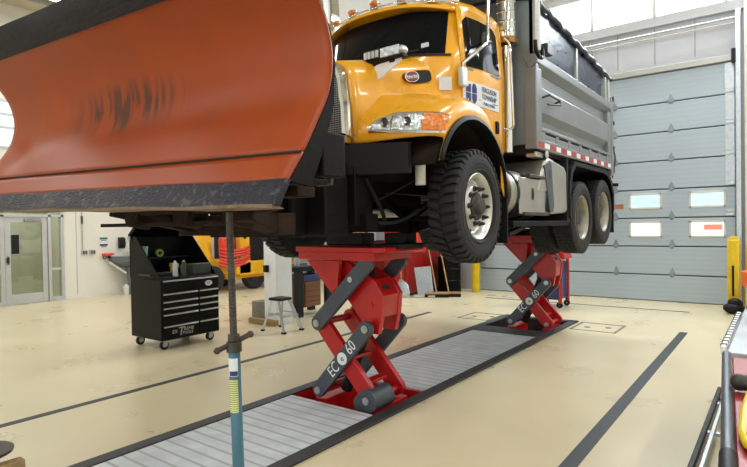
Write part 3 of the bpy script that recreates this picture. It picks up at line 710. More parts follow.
# fenders
def front_y(u): return 3.58+0.28*max(0.0, (u-0.45)/0.75)**1.8
def fender(s):
    K = 26
    def outline(u, inset):
        yf = front_y(u)
        zt = lerp(2.92, 2.82, (u-0.45)/0.7)
        z0 = 2.385+0.05*(u-0.45)/0.7
        pts = [(yf+0.02, z0), (yf, z0+0.06), (yf+0.03, 2.58), (yf+0.14, 2.70), (yf+0.34, zt-0.03), (4.33, zt+0.02), (4.64, zt-0.005), (4.86, zt-0.12), (5.03, zt-0.36), (5.11, 2.25), (5.12, 2.03)]
        sp_ = spline([(a, b, 0) for a, b in pts], 5)
        out = []
        for i in range(K+1):
            t = i/K*(len(sp_)-1); j = min(int(t), len(sp_)-2); p = sp_[j].lerp(sp_[j+1], t-j); out.append(p)
        cy, cz = 4.48, 2.2
        return [Vector((p.x+(cy-p.x)*inset, p.y+(cz-p.y)*inset, 0)) for p in out]
    rows = []
    us = [0.44, 0.6, 0.75, 0.9, 1.02, 1.10, 1.155, 1.19, 1.208]
    ins = [0, 0, 0, 0, 0.004, 0.012, 0.035, 0.075, 0.13]
    for u, i_ in zip(us, ins): rows.append([Vector((XC+s*u, p.x, p.y)) for p in outline(min(u, 1.15), i_)])
    arch = []
    for i in range(K+1):
        a = math.radians(lerp(158, -2, i/K)); arch.append(Vector((XC+s*1.21, 4.44+0.665*math.cos(a), 1.97+0.665*math.sin(a))))
    rows.append([rows[-1][i].lerp(arch[i], 0.6) for i in range(K+1)]); rows.append(arch)
    return MB().grid(rows), arch, rows
for s in (1, -1):
    mb, arch, FR = fender(s)
    fo = T('fender', mb, 'yellow', solid=0.012, smooth=50)
    fl = MB()
    n_in = [Vector((p.x-s*0.10, 4.44+(p.y-4.44)*0.97, 1.97+(p.z-1.97)*0.97)) for p in arch]
    n_o = [Vector((p.x+s*0.025, 4.44+(p.y-4.44)*1.035, 1.97+(p.z-1.97)*1.035)) for p in arch]
    n_l = [Vector((p.x+s*0.035, 4.44+(p.y-4.44)*0.99, 1.97+(p.z-1.97)*0.99)) for p in arch]
    fl.grid([[p+Vector((-s*0.01, 0, 0)) for p in n_o], n_o, n_l, n_in])
    part('arch_trim', fl, M['blackplastic'], fo, solid=0.008)
    # head lamp: follows the front of the fender and wraps round its corner
    hl = MB(); am = MB(); rim_ = MB()
    def skin(r, z):
        def row_pt(i):
            L_ = FR[i]
            for k in range(len(L_)-1):
                if L_[k].z <= z <= L_[k+1].z: return L_[k].lerp(L_[k+1], (z-L_[k].z)/max(1e-6, L_[k+1].z-L_[k].z))
            return L_[0]
        i = min(int(r), len(FR)-3); return row_pt(i).lerp(row_pt(i+1), r-i)
    def u2r(u):
        us_ = [0.44, 0.6, 0.75, 0.9, 1.02, 1.10, 1.155, 1.19, 1.208]
        for i in range(8):
            if us_[i] <= u <= us_[i+1]: return i+(u-us_[i])/(us_[i+1]-us_[i])
        return 8.0+min(0.9, (u-1.208)*8)
    def surf(u, z, off):
        r = u2r(u); p = skin(r, z); d = 0.15
        tu = skin(min(r+d, 9.0), z)-skin(max(r-d, 0.0), z); tz = skin(r, z+0.02)-skin(r, z-0.02)
        nn = tu.cross(tz).normalized()
        if nn.y > 0: nn = -nn
        return p+nn*off
    def band(u0, u1, n, lo, hi, off, mb_):
        rows = []
        for i in range(n+1):
            u = lerp(u0, u1, i/n); a, b_ = lo(u), hi(u)
            rows.append([surf(u, a, off-0.014), surf(u, a, off), surf(u, lerp(a, b_, 0.5), off+0.008), surf(u, b_, off), surf(u, b_, off-0.014)])
        mb_.grid(rows)
    def zlo(u): return 2.490-0.04*(u-0.68)
    def zhi(u):
        t = (u-0.66)/0.5; e = max(0.0, (u-1.15)/0.06)
        return zlo(u)+0.018+0.118*min(1, max(0, t/0.42))**0.6-0.05*e*e*0.3
    band(0.66, 1.222, 24, lambda u: zlo(u)-0.020, lambda u: zhi(u)+0.018, 0.012, rim_)
    ho = T('headlight', rim_, 'chrome', smooth=60, label=None)
    band(0.68, 0.84, 6, zlo, zhi, 0.016, hl); band(0.855, 1.06, 8, zlo, zhi, 0.018, hl); band(1.07, 1.214, 10, zlo, zhi, 0.018, am)
    part('lamp_lens', hl, M['glass_lamp'], ho, smooth=60); part('turn_signal', am, M['amber'], ho, smooth=60)
    for u in (0.785, 0.96):
        part('reflector', MB().lathe([(0.040, 0.0), (0.034, 0.005), (0.016, -0.003), (0.010, 0.006), (0, 0.008)], surf(u, 2.545, 0.024), (0, -1, 0.2), 20), M['steel_dark'], ho)
for s in (1, -1):
    rows_ = hood_row(4.80); q_ = [p for p in rows_ if (p.x-XC)*s > 0.1]
    q_ = q_ if s < 0 else list(q_)
    part('hood_seam', MB().tube([p+Vector((s*0.012, 0, 0.004)) for p in q_], 0.006, 6), M['blackplastic'], hood)
# badge and side intake on the hood flank (surface runs from hw .5 to .8)
def flank(s, y, dz, off):
    t = (y-3.56)/1.30; zt = lerp(3.10, 3.40, t); hw = lerp(0.50, 0.80, t)
    return Vector((XC+s*(hw*1.0+off), y, zt-dz))
for s in (1, -1):
    a, b_ = flank(s, 4.16, 0.19, 0.012), flank(s, 4.62, 0.27, 0.012)
    dirv = (flank(s, 4.62, 0.2, 0)-flank(s, 4.16, 0.2, 0)).normalized(); nv = Vector((s*1.0, 0, 0)); nv = (nv-dirv*nv.dot(dirv)).normalized(); upv = Vector((0, 0, 1)); upv = (upv-dirv*upv.dot(dirv)).normalized()
    vm = Matrix((( dirv.x, upv.x, nv.x, 0), (dirv.y, upv.y, nv.y, 0), (dirv.z, upv.z, nv.z, 0), (0, 0, 0, 1)))
    c0 = flank(s, 4.36, 0.19, 0.0)
    q = MB(); pl = []
    for i in range(24):
        t = 2*PI*i/24; ex = 0.16*math.copysign(abs(math.cos(t))**0.5, math.cos(t)); ey = 0.058*math.copysign(abs(math.sin(t))**0.5, math.sin(t)); pl.append((ex, ey))
    q.prism(pl, 'z', -0.03, 0.022).xf(Matrix.Translation(c0) @ vm)
    vo = part('side_intake', q, M['blackmatte'], hood)
    q = MB(); q.prism([(0.085*math.cos(2*PI*i/28), 0.048*math.sin(2*PI*i/28)) for i in range(28)], 'z', -0.03, 0.034).xf(Matrix.Translation(flank(s, 4.24, 0.185, 0.0)) @ vm)
    bo = part('badge', q, M['badge_red'], hood)
    q = MB().lathe([(0.98, 0.0), (1.06, 0.0), (1.06, 0.006), (0.98, 0.006)], (0, 0, 0), (0, 0, 1), 28, close=True).xf(Matrix.Translation(flank(s, 4.24, 0.185, 0.034)) @ vm @ Matrix.Diagonal((0.085, 0.048, 1, 1)))
    part('badge_ring', q, M['chrome'], hood)
    right = dirv if s > 0 else -dirv
    tm = face_mtx(flank(s, 4.24, 0.185, 0.0)+nv*0.037, right, upv)
    part_t = text('badge_script', 'Peterbilt', 0.050, tm, M['chrome'], hood, shear=0.3)
# light bar on its white bracket, both sides of the hood top
for s in (1, -1):
    q = MB(); a = XC+s*0.42; b_ = XC+s*0.82
    q.add([(a, 3.87, 3.110), (a, 3.87, 2.990), (a+s*0.13, 3.87, 2.970), (b_, 3.87, 3.115), (b_, 3.87, 3.135), (a, 3.89, 3.110), (a, 3.89, 2.990), (a+s*0.13, 3.89, 2.970), (b_, 3.89, 3.115), (b_, 3.89, 3.135)],
          [(0, 1, 2, 3, 4), (9, 8, 7, 6, 5), (0, 5, 6, 1), (1, 6, 7, 2), (2, 7, 8, 3), (3, 8, 9, 4), (4, 9, 5, 0)])
    bo = T('light_bracket', q, 'white', smooth=0)
    q = MB().box(XC+s*0.46, XC+s*0.62, 3.83, 3.95, 3.155, 3.250)
    q.box(XC+s*0.5, XC+s*0.56, 3.86, 3.92, 3.110, 3.160); q.box(XC+s*0.7, XC+s*0.76, 3.86, 3.92, 3.110, 3.160); q.box(XC+s*0.44, XC+s*0.86, 3.84, 3.94, 3.135, 3.160)
    lo = T('strobe_lamp', q, 'blackplastic', bevel=0.012)
    q = MB(); q.box(XC+s*0.62, XC+s*0.82, 3.835, 3.945, 3.160, 3.245); q.ball((XC+s*0.82, 3.89, 3.202), 0.05, 14, (1.1, 1.05, 0.86))
    part('clear_dome', q, M['glass_lamp'], lo, bevel=0.008)
    q = MB()
    for i in range(4): q.box(XC+s*(0.455+i*0.042)-0.0, XC+s*(0.455+i*0.042)+s*0.032, 3.824, 3.832, 3.172, 3.232)
    part('led_cell', q, M['alu'], lo)

# ---- cab
def cab_curve(z, n=14, half=None, back=False):
    rake = max(0.0, z-3.30)*0.50; hw = 0.91-max(0, z-3.3)*0.10; pts = []
    for i in range(-n, n+1):
        u = i/n; pts.append(Vector((XC+u*hw, 4.74-0.40*(1-abs(u)**2.6)+rake*(1-abs(u)**3*0.45), z)))
    return pts
def cab_ring(z):
    c = cab_curve(max(z, 2.70)); bw = 1.0-max(0, z-3.3)*0.09
    ring = list(c)+[Vector((XC+bw-0.02, 5.1, z)), Vector((XC+bw, 5.55, z)), Vector((XC+bw-0.06, 5.72, z)), Vector((XC-bw+0.06, 5.72, z)), Vector((XC-bw, 5.55, z)), Vector((XC-bw+0.02, 5.1, z))]
    return ring
rings = [cab_ring(z) for z in (2.46, 2.9, 3.30, 3.55, 3.89)]
top = cab_ring(3.89)
cx = Vector((XC, 5.15, 0))
for k_, dz in ((0.96, 0.055), (0.86, 0.10), (0.6, 0.135), (0.2, 0.15)):
    rings.append([Vector((cx.x+(p.x-cx.x)*k_, cx.y+(p.y-cx.y)*k_, 3.89+dz)) for p in top])
cb = MB().grid(rings, True); n = len(rings[0]); cb.f.append(tuple(range(len(cb.v)-n, len(cb.v)))); cb.f.append(tuple(range(n-1, -1, -1)))
cab = T('cab', cb, 'yellow', smooth=45)
# windscreen glass: follows the curve, slightly proud of the shell
rows = []
for j in range(7):
    z = lerp(3.36, 3.855, j/6); c = cab_curve(z, 20)
    rows.append([p+Vector((0, -0.010, 0)) for p in c[2:-2]])
ws = part('windscreen', MB().grid(rows), M['glass_dark'], cab, smooth=60)
rows = []
for z in (3.335, 3.362):
    c = cab_curve(z, 20); rows.append([p+Vector((0, -0.014, 0)) for p in c[1:-1]])
part('windscreen_seal', MB().grid(rows), M['blackplastic'], cab)
q = MB()
for x0 in (XC+0.25, XC-0.35):
    c = cab_curve(3.37, 20)
    q.beam((x0, 4.31, 3.345), (x0+0.42, 4.40, 3.365), 0.014, 0.014); q.cyl((x0, 4.28, 3.31), (x0, 4.31, 3.36), 0.018, n=8)
part('wiper', q, M['blackplastic'], cab)
part('windscreen_sticker', MB().box(XC+0.64, XC+0.72, 4.495, 4.505, 3.41, 3.45), M['label_white'], cab, smooth=0)
# doors
for s in (1, -1):
    def side(y, z, off):
        hw = lerp(0.91-max(0, z-3.3)*0.10, 1.0-max(0, z-3.3)*0.09-0.02, min(1, (y-4.74)/0.36)) if y < 5.1 else 1.0-max(0, z-3.3)*0.09-0.02+0.02*(y-5.1)/0.45
        return Vector((XC+s*(hw+off), y, z))
    pl = [(4.77, 2.50), (4.77, 3.30), (4.84, 3.76), (5.46, 3.76), (5.58, 3.68), (5.60, 2.50)]
    q = MB(); rows = []
    for y in (4.775, 4.86, 4.98, 5.10, 5.25, 5.4, 5.52, 5.60):
        rows.append([side(y, z, 0.004) for z in (max(2.47, 2.67-max(0, y-4.78)*0.62), 2.7, 3.0, 3.3, 3.55, 3.84)])
    dr = part('door', MB().grid(rows), M['yellow'], truck, solid=0.008, smooth=40)
    # window: slanting front edge
    rows = []
    for i in range(11):
        t = i/10; y = lerp(4.84, 5.47, t)
        zb = lerp(3.255, 3.275, t); zt = min(3.77, 3.71+(y-4.84)*0.9) if y < 4.95 else (3.77 if y < 5.36 else 3.77-(y-5.36)**2*6.0)
        rows.append([side(y, lerp(zb, zt, j/4), 0.014) for j in range(5)])
    part('door_window', MB().grid(rows), M['glass_dark'], dr, smooth=50)
    part('window_sill', MB().beam(side(4.80, 3.235, 0.016), side(5.50, 3.255, 0.016), 0.012, 0.022), M['chrome'], dr)  # chrome strip stands in for the white reflection running below the window
    hd_ = MB().beam(side(5.40, 2.65, 0.018), side(5.40, 2.78, 0.018), 0.05, 0.03, up=(1, 0, 0))
    part('door_handle', hd_, M['blackplastic'], dr, bevel=0.006)
    part('door_lever', MB().beam(side(5.405, 2.665, 0.04), side(5.405, 2.765, 0.04), 0.012, 0.014, up=(1, 0, 0)), M['chrome'], dr)
    # decal: sign plate with print
    rows = [[side(y, z, 0.0125) for z in (2.885, 3.0, 3.115)] for y in (4.79, 4.86, 4.98, 5.10, 5.25, 5.4, 5.46)]
    sg = part('door_sign', MB().grid(rows), M['label_white'], dr)
    ya = 4.86 if s > 0 else 5.50; yb = 5.12 if s > 0 else 5.24
    q = MB()
    sg_pts = [[(-0.1, -0.08), (-0.1, -0.02), (-0.085, 0.03), (-0.07, -0.01), (-0.05, -0.01), (-0.05, 0.02), (-0.01, 0.02), (-0.01, -0.08)], [(0.01, -0.08), (0.01, -0.01), (0.03, 0.035), (0.07, 0.035), (0.1, -0.01), (0.1, -0.08)]]
    for (oy, oz) in ((0, 0.055), (0, -0.055)):
        for k_, poly in enumerate(sg_pts):
            if oz < 0: poly = [(a*1.0, -b_-0.045) for a, b_ in poly]
            vs = [side(4.915+a*0.85 if s > 0 else 5.335-a*0.85, 3.022+oz*0.9+b_*0.8, 0.016) for a, b_ in poly]
            q.add(vs, [tuple(range(len(vs)))])
    part('door_sign_emblem', q, M['navy'], dr, smooth=0)
    rt = Vector((0, s, 0))
    for st, sz, zc in (('FERGUSON', 0.076, 3.062), ('TOWNSHIP', 0.074, 2.992), ('PUBLIC WORKS', 0.042, 2.923)):
        yc = 5.235 if s > 0 else 5.015
        text('door_sign_lettering', st, sz, face_mtx(side(yc, zc, 0.0165), side(yc+0.1*s, zc, 0)-side(yc-0.1*s, zc, 0), (0, 0, 1)), M['print'], dr, ext=0.001, sx=0.82)
    part('door_sign_rule', MB().beam(side(5.04 if s > 0 else 4.82, 2.952, 0.0145), side(5.43 if s > 0 else 5.21, 2.952, 0.0145), 0.002, 0.007), M['print'], dr)
    # grab rail behind the door, mirror arm of chrome tube
    rail = spline([side(5.56, 2.72, 0.015), side(5.60, 2.72, 0.06), side(5.66, 2.76, 0.075), side(5.66, 2.9, 0.075), side(5.66, 3.5, 0.075), side(5.66, 3.66, 0.075), side(5.62, 3.72, 0.04)], 4)
    T('grab_rail', MB().tube(rail, 0.014), 'chrome')
    m_ = MB(); xo = s*0.30
    e0, e1, e2 = Vector((XC+s*0.96, 4.74, 3.08)), Vector((XC+s*0.97, 4.70, 3.24)), Vector((XC+s*1.08, 5.02, 3.50))
    m_.tube([e0, e1, e2, e2+Vector((s*0.0, 0.03, 0.10)), e2+Vector((s*0.0, 0.05, 0.62))], 0.018)
    m_.tube([e2+Vector((0, 0, 0.02)), Vector((XC+s*1.0, 5.3, 3.60))], 0.013)
    m_.tube([Vector((XC+s*0.92, 4.75, 4.0)), e2+Vector((0, 0.04, 0.55))], 0.012)
    T('mirror_arm', m_, 'chrome')
    T('mirror_bracket', MB().box(XC+s*0.925, XC+s*0.985, 4.69, 4.79, 3.03, 3.22), 'chrome_dull', bevel=0.012)
    q = MB().box(XC+s*1.03-0.05, XC+s*1.03+0.06, 5.00, 5.05, 4.16, 4.60)
    T('mirror', q, 'chrome_dull', bevel=0.02)
c = cab_curve(3.06, 20)
part('cowl_sticker', MB().add([c[37]+Vector((0.004, -0.012, -0.06)), c[39]+Vector((0.004, -0.012, -0.06)), c[39]+Vector((0.004, -0.012, 0.07)), c[37]+Vector((0.004, -0.012, 0.07))], [(0, 1, 2, 3)]), M['label_white'], cab, smooth=0)
# visor band, marker lamps
rows = []
for dz, dy in ((3.868, -0.006), (3.885, -0.12), (3.915, -0.11), (3.945, 0.0), (3.97, 0.10)):
    c = cab_curve(3.86, 16); rows.append([p*1.0+Vector((0, dy*(1-abs((p.x-XC)/0.92)**4*0.6), dz-p.z-0.075*abs((p.x-XC)/0.9)**2.4)) for p in c])
part('sun_visor', MB().grid(rows), M['yellow'], cab, solid=0.008, smooth=50)
rows = []
for dz, dy in ((3.945, -0.10), (3.965, -0.075)):
    c = cab_curve(3.86, 16); rows.append([p*1.0+Vector((0, dy*(1-abs((p.x-XC)/0.92)**4*0.6), dz-p.z-0.075*abs((p.x-XC)/0.9)**2.4)) for p in c])
part('visor_edge', MB().grid(rows), M['chrome'], cab, solid=0.01)
for u in (-0.62, -0.32, 0.0, 0.32, 0.62):
    c = Vector((XC+u, 4.62+abs(u)**2*0.3, 4.03-abs(u)**2*0.07))
    mo = part('marker_lamp', MB().ball(c+Vector((0, 0, 0.01)), 0.06, 14, (1.05, 0.9, 0.55)).box(c.x-0.05, c.x+0.05, c.y-0.02, c.y+0.09, c.z-0.06, c.z), M['chrome'], truck)
    part('marker_lens', MB().ball(c+Vector((0, -0.022, 0.004)), 0.05, 14, (1.0, 0.9, 0.5)), M['amber'], mo)
# exhaust stack with heat shield
ex = MB().cyl((XC+0.93, 5.86, 2.5), (XC+0.93, 5.86, 3.70), 0.065, n=20).cyl((XC+0.93, 5.86, 3.72), (XC+0.93, 5.86, 4.9), 0.115, n=28)
for i in range(9): ex.lathe([(0.116, 0), (0.121, 0.012), (0.116, 0.024)], (XC+0.93, 5.86, 3.84+i*0.11), (0, 0, 1), 28)
eo = T('exhaust_stack', ex, 'chrome')
part('stack_clamp', MB().lathe([(0.116, 0), (0.128, 0), (0.128, 0.07), (0.116, 0.07)], (XC+0.93, 5.86, 3.72), (0, 0, 1), 28, close=True).box(XC+0.85, XC+1.01, 5.74, 5.80, 3.73, 3.77), M['brass'], eo)
# front mud flap behind the wheel
pair('splash_flap', lambda mb, s: mb.box(XC+s*1.23, XC+s*0.86, 5.12, 5.14, 1.50, 2.12), 'blackplastic', truck, smooth=0)
# ---- fuel tank with straps, steps and box
fo = T('fuel_tank', MB().cyl((XC+0.93, 5.34, 2.02), (XC+0.93, 6.35, 2.02), 0.275, n=40), 'alu_plain', bevel=0.02)
for y in (5.46, 5.86): part('tank_strap', MB().lathe([(0.276, 0), (0.284, 0), (0.284, 0.05), (0.276, 0.05)], (XC+0.93, y, 2.02), (0, 1, 0), 40, close=True), M['blackmatte'], fo)
part('tank_step', MB().box(XC+1.10, XC+1.23, 5.75, 6.25, 2.20, 2.235).box(XC+1.10, XC+1.23, 5.6, 6.35, 1.78, 1.82), M['steel_dark'], fo, bevel=0.006)
part('tank_plate', MB().box(XC+1.195, XC+1.205, 5.50, 6.28, 1.80, 2.19), M['alu_plain'], fo, bevel=0.004)
q = MB().cyl((XC-0.93, 5.34, 2.02), (XC-0.93, 6.6, 2.02), 0.275, n=30)
T('fuel_tank', q, 'alu_plain', bevel=0.02)
bx = MB().prism([(6.02, 2.05), (6.28, 2.43), (6.42, 2.47), (6.98, 2.40), (7.06, 2.34), (7.08, 1.86), (7.02, 1.82), (6.5, 1.80), (6.42, 1.86), (6.36, 2.06)], 'x', XC+0.66, XC+1.215)
bo = T('tool_box', bx, 'alu_plain', bevel=0.025, label=None)
part('box_latch', MB().box(XC+1.21, XC+1.228, 6.36, 6.42, 2.22, 2.32), M['steel_dark'], bo, bevel=0.004)
part('side_fairing', MB().prism([(6.22, 2.36), (6.40, 2.44), (6.46, 2.40), (6.54, 1.9), (6.50, 1.82), (6.40, 1.82)], 'x', XC+1.20, XC+1.226), M['lift_grey'], bo, bevel=0.006)
T('box_shelf', MB().box(XC+0.5, XC+1.22, 5.3, 7.12, 1.66, 1.72).beam((XC+1.16, 5.25, 1.58), (XC+1.16, 5.9, 1.70), 0.08, 0.04), 'blacksteel', bevel=0.006)
q = MB(); q.cyl((XC+0.35, 5.4, 1.75), (XC+0.35, 6.7, 1.72), 0.12, n=18); q.cyl((XC+1.02, 5.30, 1.70), (XC+0.75, 5.9, 1.64), 0.10, n=18)
T('exhaust_pipe', q, 'alu_plain')

# ---- dump body
BX = 1.22; Y0, Y1 = 6.02, 9.36
def both(fn):
    mb = MB()
    for s in (-1, 1): fn(mb, s)
    return mb
body = T('dump_body', MB().box(XC-1.14, XC+1.14, Y0+0.05, Y1, 2.62, 3.60).box(XC-1.21, XC+1.21, Y0, Y0+0.10, 2.60, 3.62), 'alu_body', bevel=0.012)
part('body_floor', MB().box(XC-1.16, XC+1.16, Y0+0.02, Y1, 2.50, 2.63), M['inner_rust'], body, smooth=0)
def f_rub(mb, s):
    mb.box(XC+s*1.10, XC+s*BX, Y0, Y1, 2.54, 2.66)
    mb.box(XC+s*1.10, XC+s*(BX-0.02), Y0, Y1, 2.66, 2.735)
    mb.box(XC+s*1.12, XC+s*(BX-0.005), Y0, Y1, 2.76, 2.80)
    for i in range(7):
        y = lerp(Y0+0.25, Y1-0.2, i/6); mb.box(XC+s*1.13, XC+s*(BX-0.015), y-0.06, y+0.06, 2.66, 2.78)
pair('rub_rail', f_rub, 'alu_body', body, bevel=0.006)
def f_panel(mb, s):
    # raised panel: sloped lower bevel, flat face, slope out to the ledge
    poly = [(1.14, 2.90), (1.205, 2.98), (1.205, 3.26), (1.14, 3.30)]
    rows = []
    for y, k_ in ((Y0+0.14, 1), (Y1-0.16, 1)): rows.append([Vector((XC+s*a, y, z)) for a, z in poly])
    mb.grid(rows)
    for r in rows: mb.add(r, [(0, 1, 2, 3)])
pair('side_panel', f_panel, 'alu_body', body, bevel=0.01, smooth=20)
def f_ledge(mb, s):
    poly = [(1.14, 3.44), (1.22, 3.52), (1.22, 3.62), (1.05, 3.62)]
    mb.prism([(XC+s*a, z) for a, z in poly], 'y', Y0-0.02, Y1+0.02)
pair('top_ledge', f_ledge, 'alu_body', body, bevel=0.008, smooth=20)
def f_post(mb, s):
    mb.box(XC+s*1.08, XC+s*1.222, Y0-0.03, Y0+0.15, 2.54, 3.46)
pair('corner_post', f_post, 'alu_body', body, bevel=0.012)
pair('corner_post', lambda mb, s: mb.box(XC+s*1.08, XC+s*1.21, Y1-0.16, Y1, 2.54, 3.46), 'alu_body', body, bevel=0.012)
def f_board(mb, s): mb.add([(XC+s*1.14, Y0+0.08, 3.60), (XC+s*1.14, Y1-0.04, 3.60), (XC+s*1.17, Y1-0.04, 3.98), (XC+s*1.17, Y0+0.08, 4.20), (XC+s*1.10, Y0+0.08, 3.60), (XC+s*1.10, Y1-0.04, 3.60), (XC+s*1.13, Y1-0.04, 3.98), (XC+s*1.13, Y0+0.08, 4.20)], [(0, 1, 2, 3), (7, 6, 5, 4), (0, 4, 5, 1), (1, 5, 6, 2), (2, 6, 7, 3), (3, 7, 4, 0)])
pair('side_board', f_board, 'board', body, smooth=0)
for p_ in ((1.13, 1.20, Y0, Y0+0.09, 4.35), (1.13, 1.19, 7.62, 7.68, 4.08), (1.13, 1.20, Y1-0.10, Y1, 3.99), (1.10, 1.215, Y1-0.34, Y1-0.26, 3.97)):
    pair('board_post', lambda mb, s: mb.box(XC+s*p_[0], XC+s*p_[1], p_[2], p_[3], 3.60, p_[4]), 'alu', body, bevel=0.006)
part('front_shield', MB().box(XC-1.2, XC+1.2, Y0, Y0+0.05, 3.60, 4.70).box(XC-0.98, XC+0.98, 5.02, Y0+0.05, 4.64, 4.70), M['alu_body'], body, smooth=0)
part('cab_shield', MB().add([(XC-0.78, 4.98, 3.98), (XC+0.78, 4.98, 3.98), (XC+0.78, 4.92, 4.70), (XC-0.78, 4.92, 4.70), (XC-0.78, 5.02, 3.98), (XC+0.78, 5.02, 3.98), (XC+0.78, 5.02, 4.70), (XC-0.78, 5.02, 4.70)], [(0, 1, 2, 3), (7, 6, 5, 4), (0, 4, 5, 1), (1, 5, 6, 2), (2, 6, 7, 3), (3, 7, 4, 0)]), M['white'], body, smooth=0)
# tarp: a dark lumpy roll along each top edge, sagging sheet between
rows = []
for i in range(41):
    t = i/40; y = lerp(Y0-0.04, Y1+0.03, t); zt = lerp(4.24, 4.00, t); r = []
    for j in range(13):
        u = lerp(-1.17, 1.17, j/12)
        r.append(Vector((XC+u, y, zt+0.02*math.sin(9*t+3*u)+0.10*(1-(u/1.17)**2))))
    rows.append(r)
tp = part('tarp', MB().grid(rows), M['tarp'], truck, solid=0.02, smooth=60)
for s in (1, -1):
    pts = [(XC+s*(1.20+0.012*math.sin(i*1.3)), lerp(Y0-0.05, Y1+0.05, i/44), lerp(4.24, 4.00, i/44)+0.008*math.sin(i*0.9)+0.008*math.sin(i*2.3)) for i in range(45)]
    part('tarp_roll', MB().tube(pts, 0.034, 8), M['tarp_roll'], tp, smooth=60)
pair('tarp_arm', lambda mb, s: mb.tube([(XC+s*1.24, Y0-0.05, 3.62), (XC+s*1.24, Y0-0.05, 4.70)], 0.045), 'alu', body)
pair('tarp_hook', lambda mb, s: mb.tube(spline([(XC+s*1.25, Y0-0.12, 3.72), (XC+s*1.26, Y0-0.12, 3.60), (XC+s*1.27, Y0-0.04, 3.55), (XC+s*1.26, Y0+0.08, 3.58), (XC+s*1.25, Y0+0.10, 3.68)], 4), 0.022), 'blackplastic', body)
pair('side_lamp', lambda mb, s: mb.box(XC+s*1.17, XC+s*1.25, 6.30, 6.48, 3.68, 3.80), 'steel_dark', body, bevel=0.01)
def f_handle(mb, s):
    x = XC+s*1.205
    mb.tube([(x, 6.22, 3.15), (x+s*0.08, 6.24, 3.17), (x+s*0.08, 6.62, 3.17), (x, 6.66, 3.15)], 0.013); mb.tube([(x+s*0.08, 6.62, 3.17), (x+s*0.10, 6.56, 3.10), (x+s*0.04, 6.30, 3.08)], 0.011)
pair('side_handle', f_handle, 'steel_dark', body)
# reflective tape: alternating red and white along the rub rail
for s in (1, -1):
    n_t = 16
    for i in range(n_t):
        y0_, y1_ = lerp(Y0+0.02, Y1-0.05, i/n_t), lerp(Y0+0.02, Y1-0.05, (i+0.82 if i % 2 else i+0.95)/n_t)
        part('reflective_tape', MB().box(XC+s*BX, XC+s*(BX+0.003), y0_, y1_, 2.565, 2.625), M['tape_red' if i % 2 == 0 else 'tape_white'], body, smooth=0)
part('marker_light', MB().box(XC+1.06, XC+1.18, Y0+0.05, Y0+0.30, 2.46, 2.52).cyl((XC+1.20, Y0+0.32, 2.50), (XC+1.22, Y0+0.32, 2.50), 0.05, n=14), M['chrome_dull'], body, bevel=0.008)
# tailgate and hardware at the back
tg = MB().box(XC-1.18, XC+1.18, Y1, Y1+0.08, 2.52, 3.66)
for s in (-1, 1): tg.box(XC+s*1.22, XC+s*1.10, Y1, Y1+0.13, 2.45, 3.72)
for z in (2.6, 2.95, 3.3, 3.6): tg.box(XC-1.16, XC+1.16, Y1+0.08, Y1+0.13, z-0.04, z+0.04)
to = part('tailgate', tg, M['alu_body'], truck, bevel=0.01)
q = MB()
for s in (-1, 1):
    x = XC+s*1.20
    q.cyl((x-0.03, Y1+0.12, 3.70), (x+0.03, Y1+0.12, 3.70), 0.05, n=12); q.cyl((x-0.03, Y1+0.14, 2.90), (x+0.03, Y1+0.14, 2.90), 0.04, n=12); q.box(x-0.02, x+0.02, Y1+0.10, Y1+0.20, 2.50, 2.60); q.box(x-0.02, x+0.03, Y1+0.1, Y1+0.17, 3.28, 3.34)
    q.tube(spline([(x, Y1+0.12, 2.95), (x+s*0.02, Y1+0.22, 2.75), (x, Y1+0.2, 2.55), (x, Y1+0.12, 2.42)], 5), 0.012)
part('tailgate_latch', q, M['steel_dark'], to)
part('tail_lamp', MB().box(XC+1.04, XC+1.18, Y1+0.06, Y1+0.14, 2.34, 2.44).box(XC-1.18, XC-1.04, Y1+0.06, Y1+0.14, 2.34, 2.44), M['tape_red'], to, bevel=0.01)
T('rear_hitch', MB().box(XC-0.5, XC+0.5, Y1-0.05, Y1+0.12, 1.95, 2.30).beam((XC+0.95, Y1+0.05, 2.32), (XC+1.28, Y1+0.16, 2.30), 0.06, 0.05), 'blacksteel', bevel=0.01)
T('hoist', MB().box(XC-0.4, XC+0.4, 6.2, 9.2, 2.27, 2.50), 'blacksteel', bevel=0.01)
# ---- rear mudguard: black bow over both rear axles, flap at each end
gp = [(7.11, 1.80), (7.11, 2.18), (7.20, 2.40), (7.36, 2.50), (8.1, 2.50), (8.85, 2.50), (9.10, 2.46), (9.30, 2.34), (9.42, 2.16), (9.43, 1.90)]
def f_guard(mb, s):
    rows = [[Vector((XC+s*a, y, z)) for y, z in gp] for a in (0.60, 1.21)]
    mb.grid(rows)
    rows = [[Vector((XC+s*1.21, y, z)) for y, z in gp], [Vector((XC+s*1.235, y, z)) for y, z in gp], [Vector((XC+s*1.235, 8.28+(y-8.28)*0.95, z-0.05)) for y, z in gp], [Vector((XC+s*1.20, 8.28+(y-8.28)*0.95, z-0.05)) for y, z in gp]]
    mb.grid(rows)
pair('rear_mudguard', f_guard, 'blackplastic', truck, solid=0.008, smooth=30)
pair('guard_bracket', lambda mb, s: mb.box(XC+s*0.6, XC+s*1.22, 7.05, 7.10, 1.70, 2.52).box(XC+s*0.6, XC+s*1.2, 7.17, 7.2, 1.7, 2.4), 'blackmatte', truck, smooth=0)
pair('mud_flap', lambda mb, s: mb.box(XC+s*0.62, XC+s*1.22, 9.44, 9.455, 1.52, 2.30), 'blackplastic', truck, smooth=0)

